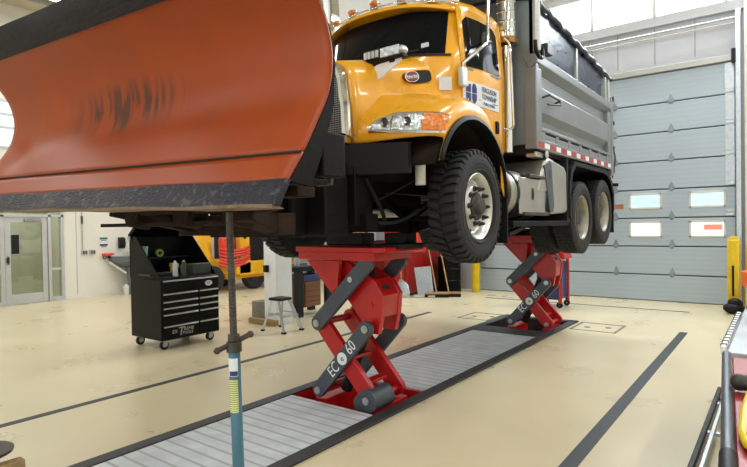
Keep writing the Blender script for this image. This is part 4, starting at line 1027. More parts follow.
# ================================================================== SNOW PLOW
PL = 3.34
pa = math.radians(3.2)
PD = Vector((-math.cos(pa), -math.sin(pa), 0.021))
PN = Vector((-math.sin(pa), math.cos(pa), 0)) * 1.0
def PW(l, y, z):           # l: metres from the near end, y/z: profile at that end
    return Vector((-1.74, 0, 0))+PD*l+Vector((0, y, z))
plow = thing('snow_plow', 'big orange curved snow plow with black rubber flap on the front of the truck', 'plow', (-3.4, 2.0, 1.78))
def PP(name, mb, m, parent=None, **k): return part(name, mb, M[m] if isinstance(m, str) else m, parent or plow, **k)
prof = spline([(1.68, 1.905, 0), (1.78, 2.04, 0), (1.88, 2.20, 0), (1.96, 2.34, 0), (1.995, 2.50, 0), (1.97, 2.65, 0), (1.90, 2.775, 0), (1.80, 2.875, 0), (1.73, 2.925, 0)], 5)
def sheet(l0, l1, off, n=24, pr=None):
    rows = []
    for i in range(n+1):
        l = lerp(l0, l1, i/n); r = []
        for j, p in enumerate(pr or prof):
            q = (pr or prof); a = q[max(j-1, 0)]; b_ = q[min(j+1, len(q)-1)]; t = (b_-a).normalized(); nn = Vector((t.y, -t.x, 0))
            dent = 0.0
            d2 = ((l-3.02)/0.16)**2+((p.y-2.22)/0.13)**2
            if d2 < 4: dent = 0.035*math.exp(-d2*1.2)
            r.append(PW(l, p.x+nn.x*off+dent, p.y+nn.y*off))
        rows.append(r)
    return rows
seam_i = 5
mb = MB().grid(sheet(0, PL, 0, 60, prof[seam_i:])); 
mold = PP('moldboard', mb, 'orange', solid=0.012, smooth=60)
low = MB().grid(sheet(0, PL, 0.0, 30, prof[:seam_i+1]))
PP('lower_moldboard', low, 'orange', solid=0.012, smooth=60)
sm = MB()
for i in range(16):
    a = PW(PL*i/16, 1.7725, 2.042); b_ = PW(PL*(i+1)/16, 1.7725, 2.042); sm.beam(a, b_, 0.010, 0.010)
PP('seam', sm, 'blackplastic')
# cutting edge: worn steel bar, bare lip below
def bar(l0, l1, pts):
    n = 20; rows = []
    for i in range(n+1):
        l = lerp(l0, l1, i/n); rows.append([PW(l, y+0.004*math.sin(l*9), z+0.004*math.sin(l*7+y*20)) for y, z in pts])
    m_ = MB().grid(rows, True); k_ = len(pts); m_.f.append(tuple(range(k_-1, -1, -1))); m_.f.append(tuple(range(n*k_, (n+1)*k_))); return m_
PP('cutting_edge', bar(-0.01, PL, [(1.590, 1.795), (1.664, 1.912), (1.694, 1.905), (1.625, 1.785)]), 'edge', bevel=0.004)
PP('edge_lip', bar(0.0, PL, [(1.586, 1.782), (1.590, 1.797), (1.627, 1.787), (1.66, 1.775)]), 'tan_lip')
# rubber deflector along the top
n = 30; rows = []
for i in range(n+1):
    l = lerp(-0.01, PL, i/n); wv_ = 0.010*math.sin(l*4.1)+0.006*math.sin(l*9.7)
    rows.append([PW(l, 1.722, 2.908), PW(l, 1.640+wv_*0.5, 2.975), PW(l, 1.61+wv_, 3.015), PW(l, 1.60+wv_*1.6, 3.06+wv_), PW(l, 1.625+wv_*1.6, 3.065+wv_), PW(l, 1.635+wv_, 3.03), PW(l, 1.70, 2.975)])
fl = MB().grid(rows, True); fl.f.append(tuple(range(6, -1, -1))); fl.f.append(tuple(range(n*7, n*7+7)))
flap_o = PP('rubber_flap', fl, 'flap', smooth=60)
c0 = PW(2.72, 1.61, 3.058)
PP('flap_stud', MB().ball(c0+Vector((0, 0, 0.012)), 0.022, 10), 'blackplastic')
# black ribs behind the moldboard, end plates
def rib(l, th, depth):
    poly_f = [p for p in prof]
    m_ = MB(); L_ = []; 
    for p in poly_f: L_.append(PW(l, p.x+0.012, p.y))
    back = []
    for j, p in enumerate(poly_f):
        f_ = j/(len(poly_f)-1); d = 0.010+depth*max(0.0, 1-f_/0.44)**0.9
        back.append(PW(l, p.x+0.012+d, p.y-0.02))
    R_ = [p+PD*th for p in L_]; RB = [p+PD*th for p in back]
    m_.grid([L_, back]); m_.grid([R_, RB]); m_.grid([L_, R_]); m_.grid([back, RB]); m_.add([L_[0], back[0], RB[0], R_[0]], [(0, 1, 2, 3)]); m_.add([L_[-1], back[-1], RB[-1], R_[-1]], [(0, 1, 2, 3)])
    return m_
for l in (0.0, 0.55, 1.1, 1.66, 2.2, 2.8, PL-0.02): PP('back_rib', rib(l, 0.018, 0.13), 'blacksteel', smooth=20)
PP('top_tube', MB().tube([PW(0.1, 1.79, 2.945), PW(PL-0.1, 1.79, 2.945)], 0.022, 12), 'blacksteel')
PP('back_tube', MB().beam(PW(0.40, 2.06, 2.24), PW(PL, 2.06, 2.24), 0.08, 0.10), 'blacksteel', bevel=0.008)
PP('lower_angle', MB().beam(PW(0.0, 1.80, 1.86), PW(PL, 1.80, 1.86), 0.12, 0.05), 'rust', bevel=0.006)
# brackets that show at the near end, below the curve
PP('end_bracket', MB().box(-1.80, -1.755, 1.93, 2.10, 1.94, 2.16), 'blacksteel', bevel=0.01)
PP('trip_shoe', MB().box(-2.12, -1.98, 1.98, 2.22, 1.925, 1.955).box(-2.10, -2.07, 2.0, 2.2, 1.95, 2.12), 'rust', bevel=0.005)
PP('guard_loop', MB().tube([(-2.06, 2.22, 1.93), (-1.96, 2.22, 1.93), (-1.94, 2.22, 2.06), (-2.05, 2.22, 2.07)], 0.010), 'lift_grey')
# push frame under and behind: A-arms, cross tube, pivot, springs
P0 = Vector((XC, 2.95, 1.72))
PP('push_arm', MB().beam((-3.98, 2.05, 1.86), (XC-0.42, 2.75, 1.70), 0.13, 0.12), 'rust', bevel=0.008)
PP('push_arm', MB().beam((-2.45, 2.00, 1.80), (XC+0.42, 2.75, 1.70), 0.13, 0.12), 'rust', bevel=0.008)
PP('cross_tube', MB().cyl((-3.6, 2.06, 1.85), (-2.25, 2.08, 1.84), 0.055, n=16), 'rust')
PP('cross_beam', MB().box(XC-0.60, XC+0.60, 2.62, 2.80, 1.64, 1.80), 'rust', bevel=0.008)
PP('quadrant_plate', MB().prism([(XC-0.75, 2.05), (XC+0.75, 2.05), (XC+0.42, 2.6), (XC-0.42, 2.6)], 'z', 1.72, 1.745), 'rust', smooth=0)
for u in (-0.55, 0.55):
    PP('angle_cylinder', MB().cyl((XC+u, 2.15, 1.86), (XC+u*0.55, 2.7, 1.84), 0.045, n=16).cyl((XC+u*0.55, 2.7, 1.84), (XC+u*0.45, 2.85, 1.84), 0.025, n=12), 'rust')
for u in (-0.9, -0.3, 0.3, 0.9):
    pts = []
    for i in range(73): t = i/12*2*PI; pts.append((XC+u+0.045*math.cos(t), 2.02+0.045*math.sin(t)+0.06*i/72, lerp(1.90, 2.22, i/72)))
    PP('trip_spring', MB().tube(pts, 0.009, 6), 'blacksteel')
for u in (-0.25, 0.35, 0.85): PP('pivot_boss', MB().cyl((XC+u, 2.02, 1.80), (XC+u, 2.16, 1.78), 0.085, n=18), 'rust')
# hitch on the front of the truck, black plates
h = MB()
hitch = T('plow_hitch', MB().box(XC-0.50, XC+0.50, 3.02, 3.44, 1.66, 1.78).box(XC-0.52, XC+0.52, 3.16, 3.46, 2.16, 2.26), 'blacksteel', bevel=0.008)
for u in (-0.50, -0.18, 0.14, 0.46):
    part('hitch_plate', MB().box(XC+u, XC+u+0.035, 2.86, 3.52, 1.62, 2.24), M['blacksteel'], hitch, bevel=0.006)
part('hitch_plate', MB().box(XC+0.36, XC+0.70, 3.0, 3.03, 1.64, 2.12), M['blacksteel'], hitch, bevel=0.006)
part('lift_ram', MB().cyl((XC, 3.1, 1.85), (XC, 3.05, 2.3), 0.05, n=14), M['blacksteel'], hitch)
part('hitch_post', MB().box(XC-0.34, XC-0.24, 3.16, 3.28, 2.2, 2.36).box(XC+0.24, XC+0.34, 3.16, 3.28, 2.2, 2.36).box(XC-0.34, XC+0.34, 3.16, 3.28, 2.30, 2.38), M['blacksteel'], hitch, bevel=0.006)

# ================================================================== JACK UNDER THE PLOW
jx, jy = -2.085, 1.64
jack = thing('jack_post', 'tall screw jack post with blue lower tube holding up the plow edge', 'jack', (jx+0.03, jy, 0))
JT = Vector((jx-0.012, jy, 1.772)); JB = Vector((jx+0.035, jy, 0.0))
def jp(z): return JB.lerp(JT, z/1.772)
part('base_plate', MB().box(JB.x-0.12, JB.x+0.12, jy-0.12, jy+0.12, 0.0, 0.02), M['steel_dark'], jack, bevel=0.005)
lt = part('lower_tube', MB().cyl(jp(0.02), jp(1.12), 0.0275, n=20), M['teal'], jack)
q = MB(); q.cyl(jp(1.10), jp(1.772), 0.0165, n=16)
for i in range(34):
    z = 1.155+i*0.018; q.lathe([(0.0165, 0), (0.0182, 0.006), (0.0165, 0.012)], jp(z), (JT-JB), 14)
part('screw', q, M['steel_dark'], jack, smooth=20)
part('collar', MB().cyl(jp(1.11), jp(1.16), 0.036, n=18).cyl(jp(1.16), jp(1.195), 0.028, n=18), M['steel_dark'], jack, bevel=0.004)
c_ = jp(1.155); hv = Vector((0.62, 0.74, 0.02)).normalized()
hv = Vector((0.42, 0.60, 0.32)).normalized()
for sg in (-1, 1): part('handle', MB().cyl(c_+hv*0.02*sg, c_+hv*0.082*sg, 0.0125, n=12).ball(c_+hv*0.084*sg, 0.017, 12), M['steel_dark'], jack)
def wrap(z0, z1, a0, a1, off, m, name):
    rows = []
    for i in range(13):
        a = lerp(a0, a1, i/12); e = Vector((math.cos(a), math.sin(a), 0))*(0.0285+off); rows.append([jp(z0)+e, jp(z1)+e])
    part(name, MB().grid(rows), M[m], lt)
wrap(1.0, 1.085, math.radians(-110), math.radians(-10), 0.001, 'label_white', 'white_sticker')
wrap(1.003, 1.025, math.radians(-90), math.radians(-15), 0.002, 'navy', 'sticker_print')
wrap(0.83, 0.985, math.radians(-110), math.radians(-15), 0.001, 'label_yellow', 'warning_sticker')

# ================================================================== RED SCISSOR LIFTS
def make_lift(label, oy, ox, foot=True):
    t = thing('scissor_lift', label, 'lift', (-3.35+ox, oy+0.30, -0.33), 'red scissor lifts under the truck')
    xl, xr = -3.65+ox, -3.05+ox; zb, zm = 0.09, 0.75; zt = 1.38
    ya, yb = oy, oy+0.60
    def P3(x, y, z): return Vector((x, y, z))
    part('base_frame', MB().box(xl-0.12, xr+0.10, oy-0.02, oy+0.64, -0.325, -0.25).box(xl-0.08, xl+0.06, oy+0.05, oy+0.6, -0.25, 0.0).box(xr-0.1, xr+0.06, oy+0.05, oy+0.6, -0.25, 0.0), M['red'], t, bevel=0.008)
    def arm(name, p, q, w, d, y, m, ext0=0.07, ext1=0.07):
        # flat bar with round ends, in the plane of constant y
        p, q = Vector((p[0], 0, p[1])), Vector((q[0], 0, q[1])); dv = (q-p).normalized(); nv = Vector((-dv.z, 0, dv.x)); poly = []
        L_ = (q-p).length
        for i in range(9): a = math.radians(90+i*22.5); v_ = p+dv*(math.cos(a)*ext0)+nv*(math.sin(a)*w/2); poly.append((v_.x, v_.z))
        for i in range(9): a = math.radians(-90+i*22.5); v_ = q+dv*(math.cos(a)*ext1)+nv*(math.sin(a)*w/2); poly.append((v_.x, v_.z))
        return part(name, MB().prism(poly, 'y', y, y+d), M[m], t, bevel=0.005)
    for (y, fdir) in ((ya, 1), (yb, -1)):
        yo = y if fdir > 0 else y-0.05       # outer plate
        yi = y+0.055 if fdir > 0 else y-0.115
        arm('grey_arm', (xl, zb), (xr, zm), 0.145, 0.05, yo, 'lift_grey')
        # upper grey arm runs on past the upper pin to the platform
        arm('grey_arm', (xl, zm), (xr+0.02, zt-0.03), 0.145, 0.05, yo, 'lift_grey')
        arm('red_arm', (xr, zb), (xl, zm), 0.17, 0.06, yi, 'red')
        # upper red arm is a plate with a knee at the middle pin
        poly = [(xl-0.02, zt), (xl+0.26, zt), (xr-0.05, 1.22), (xr+0.04, 1.19), (xr+0.13, 1.05), (xr+0.11, 0.86), (xr+0.07, 0.69), (xr-0.07, 0.69), (xr-0.12, 0.80), (xr-0.28, 0.98), (xl+0.20, 1.13)]
        yp_ = y+0.11 if fdir > 0 else y-0.22
        part('red_plate', MB().prism(poly, 'y', yp_, yp_+0.06), M['red'], t, bevel=0.006)
        if fdir > 0 and foot: arm('foot_link', (xr-0.05, zb-0.05), (xr+0.03, zb+0.01), 0.21, 0.30, yo, 'lift_grey', 0.10, 0.08)
        s_ = -1 if fdir > 0 else 1; yp = yo if fdir > 0 else yo+0.05
        for (x, z) in ((xl, zb), (xr, zm), (xl, zm), (xr, zb)):
            part('pin', MB().cyl((x, yp+s_*0.012, z), (x, yp, z), 0.036, n=18).cyl((x, yp+s_*0.022, z), (x, yp+s_*0.012, z), 0.018, n=10), M['steel'], t)
        part('pin', MB().cyl((xr-0.16, yp+s_*0.012, 1.20), (xr-0.16, yp, 1.20), 0.028, n=16), M['steel'], t)
        part('bolt', MB().cyl((xr-0.01, yp_+(0 if fdir > 0 else 0.06)+s_*0.012, 0.96), (xr-0.01, yp_+0.03, 0.96), 0.030, n=12), M['red'], t)
    # cross plates between the two sides
    y0_, y1_ = ya+0.13, yb-0.18
    cp = MB().prism([(xr+0.085, 0.84), (xr+0.10, 0.86), (xr+0.12, 1.05), (xr+0.035, 1.18), (xr+0.0, 1.20), (xr-0.01, 1.17), (xr+0.09, 1.04), (xr+0.075, 0.86)], 'y', y0_, y1_)
    part('access_slot', MB().beam((xr+0.064, (y0_+y1_)/2-0.05, 1.141), (xr+0.09, (y0_+y1_)/2-0.05, 1.101), 0.12, 0.012, up=(1, 0, 1)), M['pit'], t)
    part('knee_plate', cp, M['red'], t, bevel=0.004)
    for f_ in (0.18, 0.5):
        a_ = Vector((lerp(xr, xl, f_), 0, lerp(zb, zm, f_)))
        part('cross_plate', MB().box(a_.x-0.05, a_.x+0.05, y0_, y1_, a_.z-0.01, a_.z+0.02), M['red'], t, bevel=0.004)
    part('cylinder', MB().cyl((xl+0.12, (ya+yb)/2, 0.05), (xr-0.12, (ya+yb)/2, 0.95), 0.06, n=18).cyl((xr-0.14, (ya+yb)/2, 0.92), (xl+0.45, (ya+yb)/2, 1.28), 0.035, n=14), M['blackmatte'], t)
    for x_, z_ in ((xl, zm), (xr, zb), (xl, zb)): part('cross_rod', MB().cyl((x_, ya+0.1, z_), (x_, yb-0.1, z_), 0.035, n=12), M['red'], t)
    # platform beam and adapters under the axle
    pf = part('platform', MB().box(xl-0.24, xr+0.26, oy-0.03, oy+0.63, 1.455, 1.50).box(xl-0.22, xr+0.12, oy-0.01, oy+0.61, 1.375, 1.455), M['red'], t, bevel=0.006)
    part('gusset', MB().prism([(xl-0.12, 1.37), (xl+0.30, 1.37), (xl+0.28, 1.12), (xl+0.20, 1.06)], 'y', oy+0.0, oy+0.05), M['red'], t, bevel=0.004)
    return t, (xl, xr, zb, zm, ya)
def eco_text(t, xl, xr, zb, zm, y):
    d = Vector((xr-xl, 0, zm-zb)).normalized(); up = Vector((-d.z, 0, d.x))
    def mt(f_, dz=0.0): 
        c = Vector((lerp(xl, xr, f_), y-0.002, lerp(zb, zm, f_)))+up*dz; return face_mtx(c, d, up)
    ga = [o for o in t.children if o.name.startswith('grey_arm')][0]
    text('lettering', 'EC', 0.15, mt(0.355), M['white'], ga, sx=0.80)
    part('emblem', MB().cyl((lerp(xl, xr, 0.535), y-0.001, lerp(zb, zm, 0.535)), (lerp(xl, xr, 0.535), y-0.003, lerp(zb, zm, 0.535)), 0.060, n=28), M['white'], ga)
    text('lettering', 'e', 0.085, face_mtx(Vector((lerp(xl, xr, 0.535), y-0.0045, lerp(zb, zm, 0.535))), d, up), M['lift_grey'], ga)
    text('lettering', '60', 0.15, mt(0.715), M['white'], ga, sx=0.80)
la, g = make_lift('near red scissor lift with grey arms standing in the red-lined pit under the front axle', 3.88, 0.0)
eco_text(la, *g)
# black adapters that carry the front axle
for (x0, x1) in ((-3.90, -3.40), (-3.13, -2.88)):
    part('axle_adapter', MB().box(x0, x1, 4.32, 4.52, 1.50, 1.625), M['blackplastic'], la, bevel=0.01)
part('adapter_plate', MB().prism([(-3.06, 4.00), (-2.74, 4.02), (-2.62, 4.2), (-2.74, 4.5), (-3.06, 4.5)], 'z', 1.485, 1.525), M['blackplastic'], la, bevel=0.006)
lb, g = make_lift('far red scissor lift with grey arms standing in the dark pit under the rear axles', 8.42, 0.08, False)
eco_text(lb, *g)
part('axle_adapter', MB().box(-3.6, -3.1, 8.6, 8.95, 1.50, 1.60), M['blackplastic'], lb, bevel=0.01)

# ================================================================== TOOL CHEST
tc = thing('tool_chest', 'black rolling tool chest with open lid and drawers left of the lift', 'tool chest', (-7.32, 4.7, 0))
X0, X1, Y0t, Y1t = -7.66, -6.86, 4.18, 5.14
part('body', MB().box(X0, X1, Y0t, Y1t, 0.135, 1.0), M['black'], tc, bevel=0.012)
def drawer(y0_, y1_, z0_, z1_):
    d_ = part('drawer', MB().box(X1-0.01, X1+0.016, y0_, y1_, z0_, z1_), M['black'], tc, bevel=0.004)
    part('drawer_pull', MB().box(X1+0.016, X1+0.030, y0_+0.01, y1_-0.01, z1_-0.026, z1_-0.006), M['alu'], d_, bevel=0.004)
    return d_
ym = 4.775
drawer(Y0t+0.015, Y1t-0.015, 0.815, 0.985)
zs = [(0.815-0.01, 0.69), (0.68, 0.60), (0.59, 0.51), (0.50, 0.40)]
zs = [(0.695, 0.80), (0.605, 0.69), (0.515, 0.60), (0.42, 0.51)]
for z0_, z1_ in zs:
    drawer(Y0t+0.015, ym-0.005, z0_, z1_); drawer(ym+0.005, Y1t-0.015, z0_, z1_)
bl = drawer(Y0t+0.015, ym-0.005, 0.15, 0.345); part('filler_panel', MB().box(X1-0.01, X1+0.012, Y0t+0.015, Y1t-0.015, 0.35, 0.415), M['black'], tc)
drawer(ym+0.005, Y1t-0.015, 0.15, 0.345)
fm = lambda y, z: face_mtx((X1+0.0175, y, z), (0, 1, 0), (0, 0, 1))
text('logo', 'T', 0.17, fm(4.465, 0.235), M['alu'], bl, shear=0.2)
text('logo', 'EX', 0.07, fm(4.370, 0.245), M['alu'], bl, shear=0.2); text('logo', 'REME', 0.07, fm(4.595, 0.262), M['alu'], bl, shear=0.2); text('logo', 'TOOLS', 0.055, fm(4.575, 0.207), M['alu'], bl, shear=0.2)
td = [o for o in tc.children if o.name.startswith('drawer')][0]
part('badge', MB().prism([(4.95+0.062*math.cos(2*PI*i/24), 0.885+0.04*math.sin(2*PI*i/24)) for i in range(24)], 'x', X1+0.016, X1+0.020), M['offwhite'], td)
text('badge_lettering', 'ET', 0.05, face_mtx((X1+0.0215, 4.95, 0.885), (0, 1, 0), (0, 0, 1)), M['print'], td)
# hutch on top: slanted side cheeks, back board, raised lid
for y in (Y0t, Y1t-0.02):
    part('side_cheek', MB().prism([(X0, 1.0), (X1-0.03, 1.0), (X0+0.16, 1.60), (X0, 1.60)], 'y', y, y+0.02), M['black'], tc, bevel=0.004)
part('back_board', MB().box(X0, X0+0.02, Y0t, Y1t, 1.0, 1.60), M['black'], tc)
part('lid', MB().beam((X0+0.02, (Y0t+Y1t)/2, 1.60), (X0+0.34, (Y0t+Y1t)/2, 1.84), Y1t-Y0t+0.06, 0.05, up=(0, 0, 1)), M['black'], tc, bevel=0.01)
part('lid_latch', MB().box(X0+0.0, X0+0.06, Y0t-0.03, Y0t-0.005, 1.54, 1.60), M['alu'], tc, bevel=0.006)
part('top_tray', MB().box(X0+0.03, X1-0.02, Y0t+0.02, Y1t-0.02, 1.0, 1.012), M['blackplastic'], tc)
part('side_handle', MB().tube([(X1-0.2, Y0t, 1.05), (X1-0.2, Y0t-0.03, 1.05), (X1-0.5, Y0t-0.03, 1.05), (X1-0.5, Y0t, 1.05)], 0.012), M['steel_dark'], tc)
part('shelf', MB().box(X0+0.02, X0+0.22, Y0t+0.02, Y1t-0.02, 1.26, 1.275), M['blackplastic'], tc)
for x in (X0+0.09, X1-0.09):
    for y in (Y0t+0.10, Y1t-0.10):
        ca = part('caster', MB().box(x-0.05, x+0.05, y-0.05, y+0.05, 0.118, 0.135).box(x-0.028, x-0.022, y-0.035, y+0.025, 0.05, 0.12).box(x+0.022, x+0.028, y-0.035, y+0.025, 0.05, 0.12), M['alu'], tc)
        part('caster_wheel', MB().lathe([(0.035, -0.02), (0.062, -0.02), (0.065, -0.01), (0.065, 0.01), (0.062, 0.02), (0.035, 0.02)], (x, y-0.012, 0.065), (1, 0, 0), 24, close=True).cyl((x-0.014, y-0.012, 0.065), (x+0.014, y-0.012, 0.065), 0.036), M['rubber'], ca)
        part('caster_hub', MB().cyl((x-0.022, y-0.012, 0.065), (x+0.022, y-0.012, 0.065), 0.030, n=16), M['alu'], ca)
# what stands on the chest
def bottle(name, label, cat, x, y, z, r, h, m, mc, group=None):
    b_ = thing(name, label, cat, (x, y, z), group)
    part('body', MB().lathe([(0, 0.001), (r*0.95, 0.001), (r, 0.012), (r, h*0.78), (r*0.85, h*0.86), (r*0.4, h*0.9), (r*0.4, h*0.92), (0, h*0.92)], (x, y, z), (0, 0, 1), 20), M[m], b_)
    part('cap', MB().cyl((x, y, z+h*0.9), (x, y, z+h), r*0.45, n=14), M[mc], b_, bevel=0.003)
    return b_
TZ = 1.0125
bottle('spray_can', 'silver spray can on top of the black tool chest', 'spray can', -7.00, 4.50, TZ, 0.037, 0.225, 'clear', 'offwhite')
bottle('spray_can', 'dark green spray can beside the silver one on the tool chest', 'spray can', -7.00, 4.64, TZ, 0.035, 0.225, 'olive', 'steel')
single('tool_case', MB().box(-7.14, -6.98, 4.78, 5.10, TZ, TZ+0.16), M['olive'], 'olive green case on the right end of the tool chest', 'case', bevel=0.012)
single('plastic_tub', MB().lathe([(0, 0), (0.045, 0), (0.06, 0.17), (0.055, 0.17), (0.042, 0.01), (0, 0.01)], (-7.53, 4.33, 1.276), (0, 0, 1), 20), mat('pale_green_cup', (150, 196, 172), 0.5), 'pale green tub on the upper shelf of the open tool chest', 'tub')
single('tape_roll', MB().lathe([(0.03, -0.02), (0.06, -0.02), (0.06, 0.02), (0.03, 0.02)], (-7.53, 4.58, 1.337), (1, 0, 0), 20, close=True), mat('lime_tape', (120, 140, 60), 0.5), 'green tape roll on the upper shelf of the open tool chest', 'tape')
single('socket_rail', MB().box(-7.35, -7.25, 4.30, 4.62, TZ, TZ+0.05), M['steel_dark'], 'dark socket tray lying in the open tool chest', 'tool tray', bevel=0.01)
single('drill', MB().box(-7.42, -7.24, 4.66, 4.72, TZ+0.10, TZ+0.17).box(-7.40, -7.35, 4.665, 4.715, TZ+0.001, TZ+0.10), M['bollard'], 'small yellow and black drill in the open tool chest', 'drill', bevel=0.012)
single('bottle', MB().lathe([(0, 0), (0.035, 0), (0.035, 0.12), (0.015, 0.15), (0.015, 0.18), (0, 0.18)], (-7.45, 4.92, TZ), (0, 0, 1), 16), M['clear'], 'small pale bottle at the back of the tool chest', 'bottle')

# ================================================================== STEP STOOL, WORKBENCH, LEFT SIDE
st = thing('step_stool', 'small aluminium step stool with black top by the white pillar', 'stool', (-6.58, 6.15, 0))
cx_, cy_ = -6.58, 6.15
part('top_step', MB().box(cx_-0.15, cx_+0.13, cy_-0.13, cy_+0.13, 0.50, 0.545), M['blackplastic'], st, bevel=0.01)
q_ang = 0
for sy in (-1, 1):
    part('leg', MB().beam((cx_-0.08, cy_+sy*0.12, 0.50), (cx_-0.22, cy_+sy*0.20, 0.02), 0.025, 0.03), M['alu'], st, bevel=0.003)
    part('leg', MB().beam((cx_+0.08, cy_+sy*0.12, 0.50), (cx_+0.27, cy_+sy*0.20, 0.02), 0.03, 0.05), M['alu'], st, bevel=0.003)
    part('rubber_foot', MB().box(cx_-0.25, cx_-0.20, cy_+sy*0.20-0.025, cy_+sy*0.20+0.025, 0, 0.03), M['blackplastic'], st, bevel=0.004)
    part('rubber_foot', MB().box(cx_+0.23, cx_+0.31, cy_+sy*0.20-0.025, cy_+sy*0.20+0.025, 0, 0.03), M['blackplastic'], st, bevel=0.004)
part('rung', MB().beam((cx_-0.155, cy_-0.16, 0.25), (cx_-0.155, cy_+0.16, 0.25), 0.02, 0.025), M['alu'], st)
part('lower_step', MB().box(cx_+0.13, cx_+0.24, cy_-0.16, cy_+0.16, 0.25, 0.275), M['alu'], st, bevel=0.004)
part('brace', MB().beam((cx_-0.14, cy_-0.155, 0.29), (cx_+0.15, cy_-0.155, 0.29), 0.008, 0.02).beam((cx_-0.14, cy_+0.155, 0.29), (cx_+0.15, cy_+0.155, 0.29), 0.008, 0.02), M['alu'], st)
jb = thing('junction_box', 'black switch box fixed to the white pillar', 'switch box', (-7.18, 6.37, 0.98))
part('box', MB().box(-7.20, -7.12, 6.33, 6.399, 0.92, 1.04), M['blackplastic'], jb, bevel=0.008)
part('face_plate', MB().box(-7.19, -7.13, 6.322, 6.33, 0.93, 1.03), M['blackmatte'], jb, bevel=0.003)
single('waste_bin', MB().box(-7.72, -7.50, 6.50, 6.76, 0.0, 0.36), M['concrete'], 'grey steel bin standing behind the white pillar', 'bin', bevel=0.01)
single('timber_block', MB().box(-7.58, -6.90, 6.42-0.12, 6.395, 0.0, 0.10), M['wood_block'], 'long timber block on the floor at the foot of the white pillar', 'timber block', bevel=0.006)
wb = thing('workbench', 'black workbench with wooden drawers behind the white pillar', 'workbench', (-7.7, 7.6, 0))
part('bench_top', MB().box(-7.86, -7.17, 7.10, 8.10, 0.86, 0.95), M['blackplastic'], wb, bevel=0.008)
for x, y in ((-7.70, 7.22), (-7.23, 7.22), (-7.70, 8.04), (-7.23, 8.04)):
    part('leg', MB().box(x-0.05, x+0.05, y-0.08, y+0.07, 0.0, 0.86), M['blackmatte'], wb, bevel=0.006)
cabn = part('drawer_case', MB().box(-7.62, -7.24, 7.37, 7.83, 0.16, 0.66), M['wood'], wb, bevel=0.008)
for i in range(5):
    z0_ = 0.17+i*0.097
    dr = part('drawer', MB().box(-7.243, -7.222, 7.39, 7.81, z0_, z0_+0.086), M['wood'], cabn, bevel=0.004)
part('tray', MB().box(-7.63, -7.22, 7.34, 7.85, 0.66, 0.78), M['blue'], wb, bevel=0.01)
bottle('spray_bottle', 'pale blue bottle on the workbench behind the pillar', 'bottle', -7.35, 7.30, 0.951, 0.05, 0.26, 'clear', 'blue')
bottle('spray_bottle', 'white bottle on the workbench nearest the lift', 'bottle', -7.32, 7.62, 0.951, 0.045, 0.22, 'offwhite', 'offwhite')
bottle('oil_can', 'small tan can on the left corner of the workbench', 'can', -7.62, 7.22, 0.951, 0.05, 0.16, 'wood_handle', 'offwhite')

# yellow work machine far left, in front of the back corner
ym_ = thing('loader', 'yellow machine with red hoses parked behind the tool chest', 'loader', (-12.0, 9.8, 0))
part('frame', MB().box(-13.2, -11.5, 9.2, 9.7, 0.46, 0.82).box(-11.9, -11.5, 9.3, 11.4, 0.42, 0.78).box(-13.2, -11.6, 9.0, 11.2, 0.34, 0.46), M['yellow2'], ym_, bevel=0.02)
part('cab_panel', MB().box(-11.75, -11.55, 9.38, 9.70, 0.80, 1.95), M['yellow2'], ym_, bevel=0.02)
part('engine_cover', MB().box(-13.0, -11.8, 9.6, 11.2, 0.78, 1.80), M['blackmatte'], ym_, bevel=0.03)
part('cab_panel', MB().box(-11.75, -11.4, 11.0, 11.4, 0.80, 1.95), M['yellow2'], ym_, bevel=0.02)
for z in (1.05, 1.45): part('panel_hole', MB().cyl((-11.56, 9.54, z), (-11.545, 9.54, z), 0.06, n=14), M['red_dark'] if z < 1.2 else M['pit'], ym_)
part('lift_arm', MB().beam((-11.9, 8.22, 1.50), (-11.9, 8.74, 0.66), 0.14, 0.26).beam((-11.9, 8.6, 0.70), (-11.7, 9.3, 0.62), 0.14, 0.34), M['yellow2'], ym_, bevel=0.015)
part('arm_edge', MB().beam((-11.81, 8.10, 1.50), (-11.81, 8.62, 0.66), 0.03, 0.05), M['offwhite'], ym_)
part('mast', MB().box(-12.2, -12.0, 8.5, 8.8, 0.6, 1.7), M['yellow2'], ym_, bevel=0.015)
for i in range(6):
    z = 0.74+i*0.085; pts = spline([(-11.62, 8.75, z), (-11.52, 8.95, z-0.05), (-11.50, 9.35, z-0.02-0.02*(i % 3)), (-11.56, 9.7, z+0.02)], 5)
    part('hose', MB().tube(pts, 0.034, 8), M['red_bright'], ym_)
part('tank', MB().box(-11.80, -11.60, 8.85, 9.25, 0.98, 1.45), M['red_orange'], ym_, bevel=0.04)
for (x, y) in ((-11.72, 9.95), (-13.0, 9.95), (-11.72, 8.55), (-13.0, 8.55)):
    wl = part('wheel', MB().lathe([(0.16, -0.10), (0.32, -0.11), (0.36, -0.08), (0.37, 0), (0.36, 0.08), (0.32, 0.11), (0.16, 0.10)], (x, y, 0.37) if y > 9 else (x, y, 0.37), (1, 0, 0), 28, close=True), M['rubber'], ym_)
    part('wheel_hub', MB().cyl((x-0.09, y, 0.37), (x+0.09, y, 0.37), 0.165, n=20), M['steel_dark'], wl)
part('drip_pan', MB().box(-11.62, -11.52, 10.3, 11.0, 0.24, 0.42), M['rust'], ym_)

